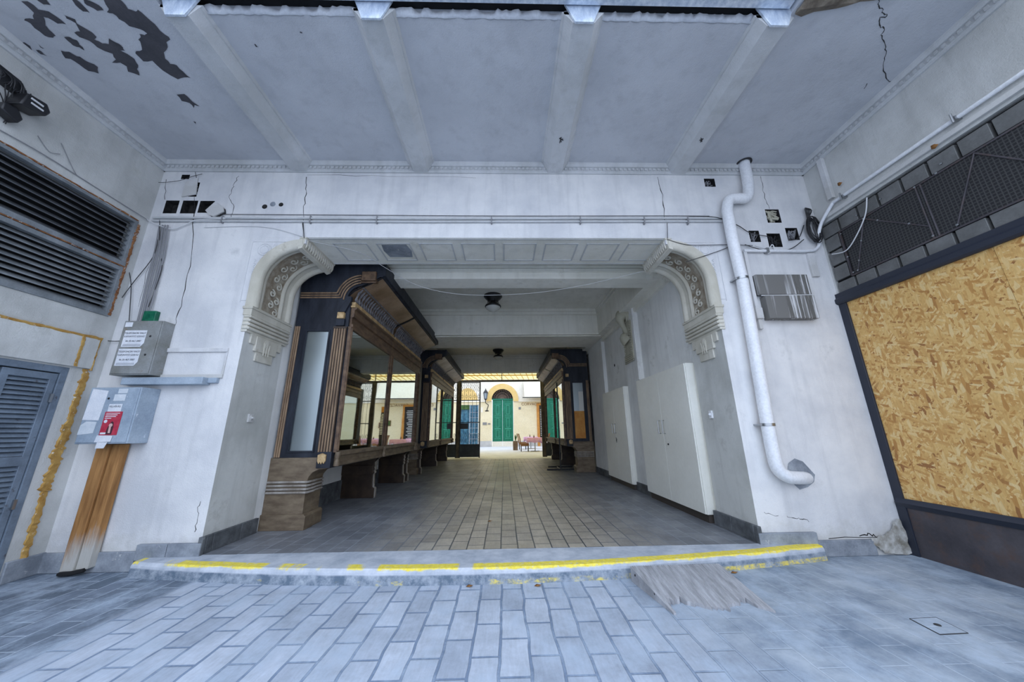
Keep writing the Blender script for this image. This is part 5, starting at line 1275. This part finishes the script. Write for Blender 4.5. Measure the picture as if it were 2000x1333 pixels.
# wall lantern
r = empty('wall_lantern', (-1.45, CY-.35, 2.8), 'blue-black wall lantern on a curled bracket left of the green door', 'lantern')
mb = MB(); mb.lathe((-1.45, CY-.4, 3.72), [(.10, 0), (.17, .42), (.17, .45)], 6); mb.build('glass', 'boxblue', r)
mb = MB(); mb.lathe((-1.45, CY-.4, 4.15), [(.21, 0), (.15, .12), (.05, .26), (.01, .38)], 6)
for k in range(6): a = k*PI/3; mb.tube([(-1.45+.10*math.cos(a), CY-.4+.10*math.sin(a), 3.70), (-1.45+.175*math.cos(a), CY-.4+.175*math.sin(a), 4.16)], .015, 4)
mb.lathe((-1.45, CY-.4, 3.60), [(.03, 0), (.11, .1), (.10, .13)], 6); mb.build('cap', 'gate', r)
mb = MB(); mb.tube(smooth_path([(-1.45, CY-.4, 3.62), (-1.44, CY-.38, 3.40), (-1.25, CY-.2, 3.25), (-1.32, CY-.1, 3.0), (-1.36, CY-.02, 2.82)], 5), .03, 6); mb.box(-1.5, -1.22, CY-.03, CY, 2.78, 2.85); mb.build('bracket', 'gate', r)
mb = MB(); mb.box(-1.68, -1.36, CY-.03, CY, 1.74, 1.94); tag(mb.build('wall_plaque', 'wire_grey'), 'larger dark plaque on the courtyard wall left of the green door', 'plaque')
mb = MB(); mb.box(-1.27, -1.08, CY-.03, CY, 1.78, 1.87); tag(mb.build('wall_plaque', 'wire_grey'), 'small dark plaque just left of the green door', 'plaque')
mb = MB(); mb.box(-1.84, -1.68, CY-.02, CY, 2.7, 3.1); tag(mb.build('notice_board', 'cream_pale'), 'pale notice board on the courtyard wall below the lantern', 'notice board')
mb = MB(); mb.box(1.13, 1.30, CY-.06, CY, 2.9, 3.08); tag(mb.build('alarm_box', 'wire_grey'), 'small grey box on the courtyard wall right of the green door', 'alarm box')
# awning, door and sign at right
r = empty('awning', (4.4, CY-.5, 3.7), 'cream fabric awning over the cafe front, right of the green door', 'awning')
mb = MB(); mb.prism([(CY, 5.2), (CY-1.0, 3.78), (CY-1.0, 3.74), (CY, 5.0)], 'x', 1.55, 5.6); mb.build('fabric', 'awning', r)
mb = MB(); mb.box(1.4, 5.7, CY-1.04, CY-.98, 3.70, 3.76); mb.build('front_bar', 'gate', r)
r = empty('cafe_sign', (2.15, CY-.02, 3.3), 'brown lettered sign on the yellow wall beneath the awning', 'sign')
mb = MB(); mb.box(1.6, 6.2, CY-.008, CY, 2.9, 3.48); mb.build('sign_band', 'cream', r)
for k, x in enumerate((2.15, 4.1)): text('CORVACZT', 'lettering', 'wicker', (x, CY-.015, 3.3), ROT_BACK, .30, r, .004)
mb = MB(); mb.box(2.55, 2.75, CY-.08, CY, ZP, 3.3); mb.box(3.55, 3.70, CY-.08, CY, ZP, 3.3); mb.box(2.55, 3.7, CY-.08, CY, 3.2, 3.35)
d3 = empty('door_3', (3.1, CY, ZP), None, None, None, 'structure'); mb.build('door_frame', 'orange', d3)
mb = MB(); mb.box(2.74, 3.56, CY-.03, CY-.01, ZP, 3.2); pn = mb.build('door_glass', 'chalk', d3)
mb = MB()
for i in range(16): mb.box(2.82, 2.82+random.uniform(.35, .65), CY-.04, CY-.03, .9+i*.13, .94+i*.13)
mb.build('door_writing', 'chalkwhite', pn)
for k, (x, z, mt) in enumerate(((4.55, 1.75, 'leaf'), (5.15, 1.6, 'terra'))):
    mb = MB(); mb.box(x, x+.32, CY-.05, CY, z, z+.42); o = mb.build('wall_picture', 'wicker'); tag(o, ('green' if k == 0 else 'brown')+' small framed picture on the yellow cafe wall, seen reflected in the window', 'picture')
    mb = MB(); mb.box(x+.04, x+.28, CY-.056, CY-.05, z+.04, z+.38); mb.build('print', mt, o)
mb = MB(); mb.box(2.29, 2.46, 15.0, 15.03, .55, 2.45); o = mb.build('menu_board', 'chalk'); tag(o, 'narrow black menu board with white writing behind the right gate post', 'menu board')
mb = MB()
for i in range(13): mb.box(2.31, 2.31+random.uniform(.10, .14), 14.99, 15.0, 1.15+i*.085, 1.20+i*.085)
mb.build('writing', 'chalkwhite', o); mb = MB(); mb.box(2.29, 2.46, 14.985, 15.0, 2.30, 2.6); mb.build('header', 'orange', o); mb = MB(); mb.box(2.30, 2.33, 14.99, 15.05, ZP, .6); mb.cut(); mb.box(2.42, 2.45, 14.99, 15.05, ZP, .6); mb.build('leg', 'chalk', o)
# planter
r = empty('planter', (.67, 17.8, ZP), 'tall square brown planter with a thin plant right of the green door', 'planter')
mb = MB(); mb.prism([(.53, ZP), (.81, ZP), (.82, .66), (.52, .66)], 'y', 17.66, 17.94); mb.build('pot', 'terra', r, bevel=.01)
mb = MB()
for i in range(14):
    a = random.uniform(0, 6.28); h = random.uniform(.2, .42); rr = random.uniform(.02, .14)
    mb.tube([(.67, 17.8, .64), (.67+rr*.5*math.cos(a), 17.8+rr*.5*math.sin(a), .64+h*.6), (.67+rr*math.cos(a), 17.8+rr*math.sin(a), .64+h)], [.012, .018, .004], 5)
mb.build('foliage', 'leaf', r)
# tables and chairs
def cafe_table(x, y, label):
    r = empty('cafe_table', (x, y, ZP), label, 'table', 'cafe tables in the courtyard')
    mb = MB(); mb.box(x-.42, x+.42, y-.4, y+.4, ZP+.70, ZP+.73); mb.build('tabletop', 'terra', r)
    mb = MB(); mb.tube([(x, y, ZP+.02), (x, y, ZP+.70)], .03, 8); mb.box(x-.25, x+.25, y-.03, y+.03, ZP, ZP+.03); mb.box(x-.03, x+.03, y-.25, y+.25, ZP, ZP+.03); mb.build('pedestal', 'steel', r)
    mb = MB(); n = 40; top = []; bot = []
    for i in range(n+1):
        a = 2*PI*i/n; c, s = math.cos(a), math.sin(a); k = .45/max(abs(c), abs(s)); fl = .02*math.sin(i*1.9)
        top.append((x+c*k, y+s*k, ZP+.745)); k2 = k*(1.03)+fl*.5; bot.append((x+c*k2, y+s*k2, ZP+.50+.03*math.sin(i*.8)-.08*(abs(abs(c)-abs(s)) < .2)))
    mb.sheet([bot, top]); mb.poly(top[:-1])
    o = mb.build('tablecloth', 'pink', solid=.004); tag(o, 'pink tablecloth on the '+label.split(',')[0], 'tablecloth', 'pink tablecloths')
    mb = MB(); mb.lathe((x-.05, y, ZP+.748), [(.035, 0), (.045, .05), (.02, .10), (.03, .14)], 10); o = mb.build('table_vase', 'terra'); tag(o, 'small brown vase on the '+label.split(',')[0], 'vase', 'vases on the cafe tables')
def cafe_chair(x, y, face, label):
    r = empty('wicker_chair', (x, y, ZP), label, 'chair', 'wicker chairs round the cafe tables'); c, s = math.cos(face), math.sin(face)
    tf = lambda p: Vector((x+c*p[0]-s*p[1], y+s*p[0]+c*p[1], ZP+p[2]))
    mb = MB(tf); mb.box(-.23, .23, -.23, .23, .30, .45); mb.build('seat', 'wicker', r, bevel=.02)
    mb = MB(tf); mb.prism([(-.27, .40), (-.22, .40), (-.24, .7), (-.32, .98), (-.37, .98), (-.29, .7)], 'y', -.22, .22); mb.build('backrest', 'wicker', r, bevel=.02)
    for a in (-.2, .2):
        for b_ in (-.2, .2):
            mb = MB(tf); mb.tube([(a, b_, 0), (a*1.0, b_, .31)], .018, 6); mb.build('leg', 'gate', r)
cafe_table(1.75, 16.4, 'nearest pink covered cafe table, right of the planter')
cafe_table(1.75, 19.6, 'second cafe table behind the nearest one')
cafe_table(3.7, 17.5, 'cafe table to the right under the awning side')
cafe_table(4.9, 20.0, 'rearmost right cafe table near the pictures')
cafe_chair(1.15, 16.3, 0, 'wicker chair left of the nearest cafe table')
cafe_chair(1.15, 18.6, 0, 'wicker chair behind, left of the second cafe table')
cafe_chair(2.62, 16.6, PI, 'wicker chair right of the nearest cafe table')
cafe_chair(3.1, 17.4, 0, 'wicker chair left of the right hand cafe table')
cafe_chair(4.3, 17.6, PI, 'wicker chair right of the right hand cafe table')
cafe_chair(4.3, 19.8, 0, 'wicker chair at the rearmost right cafe table')
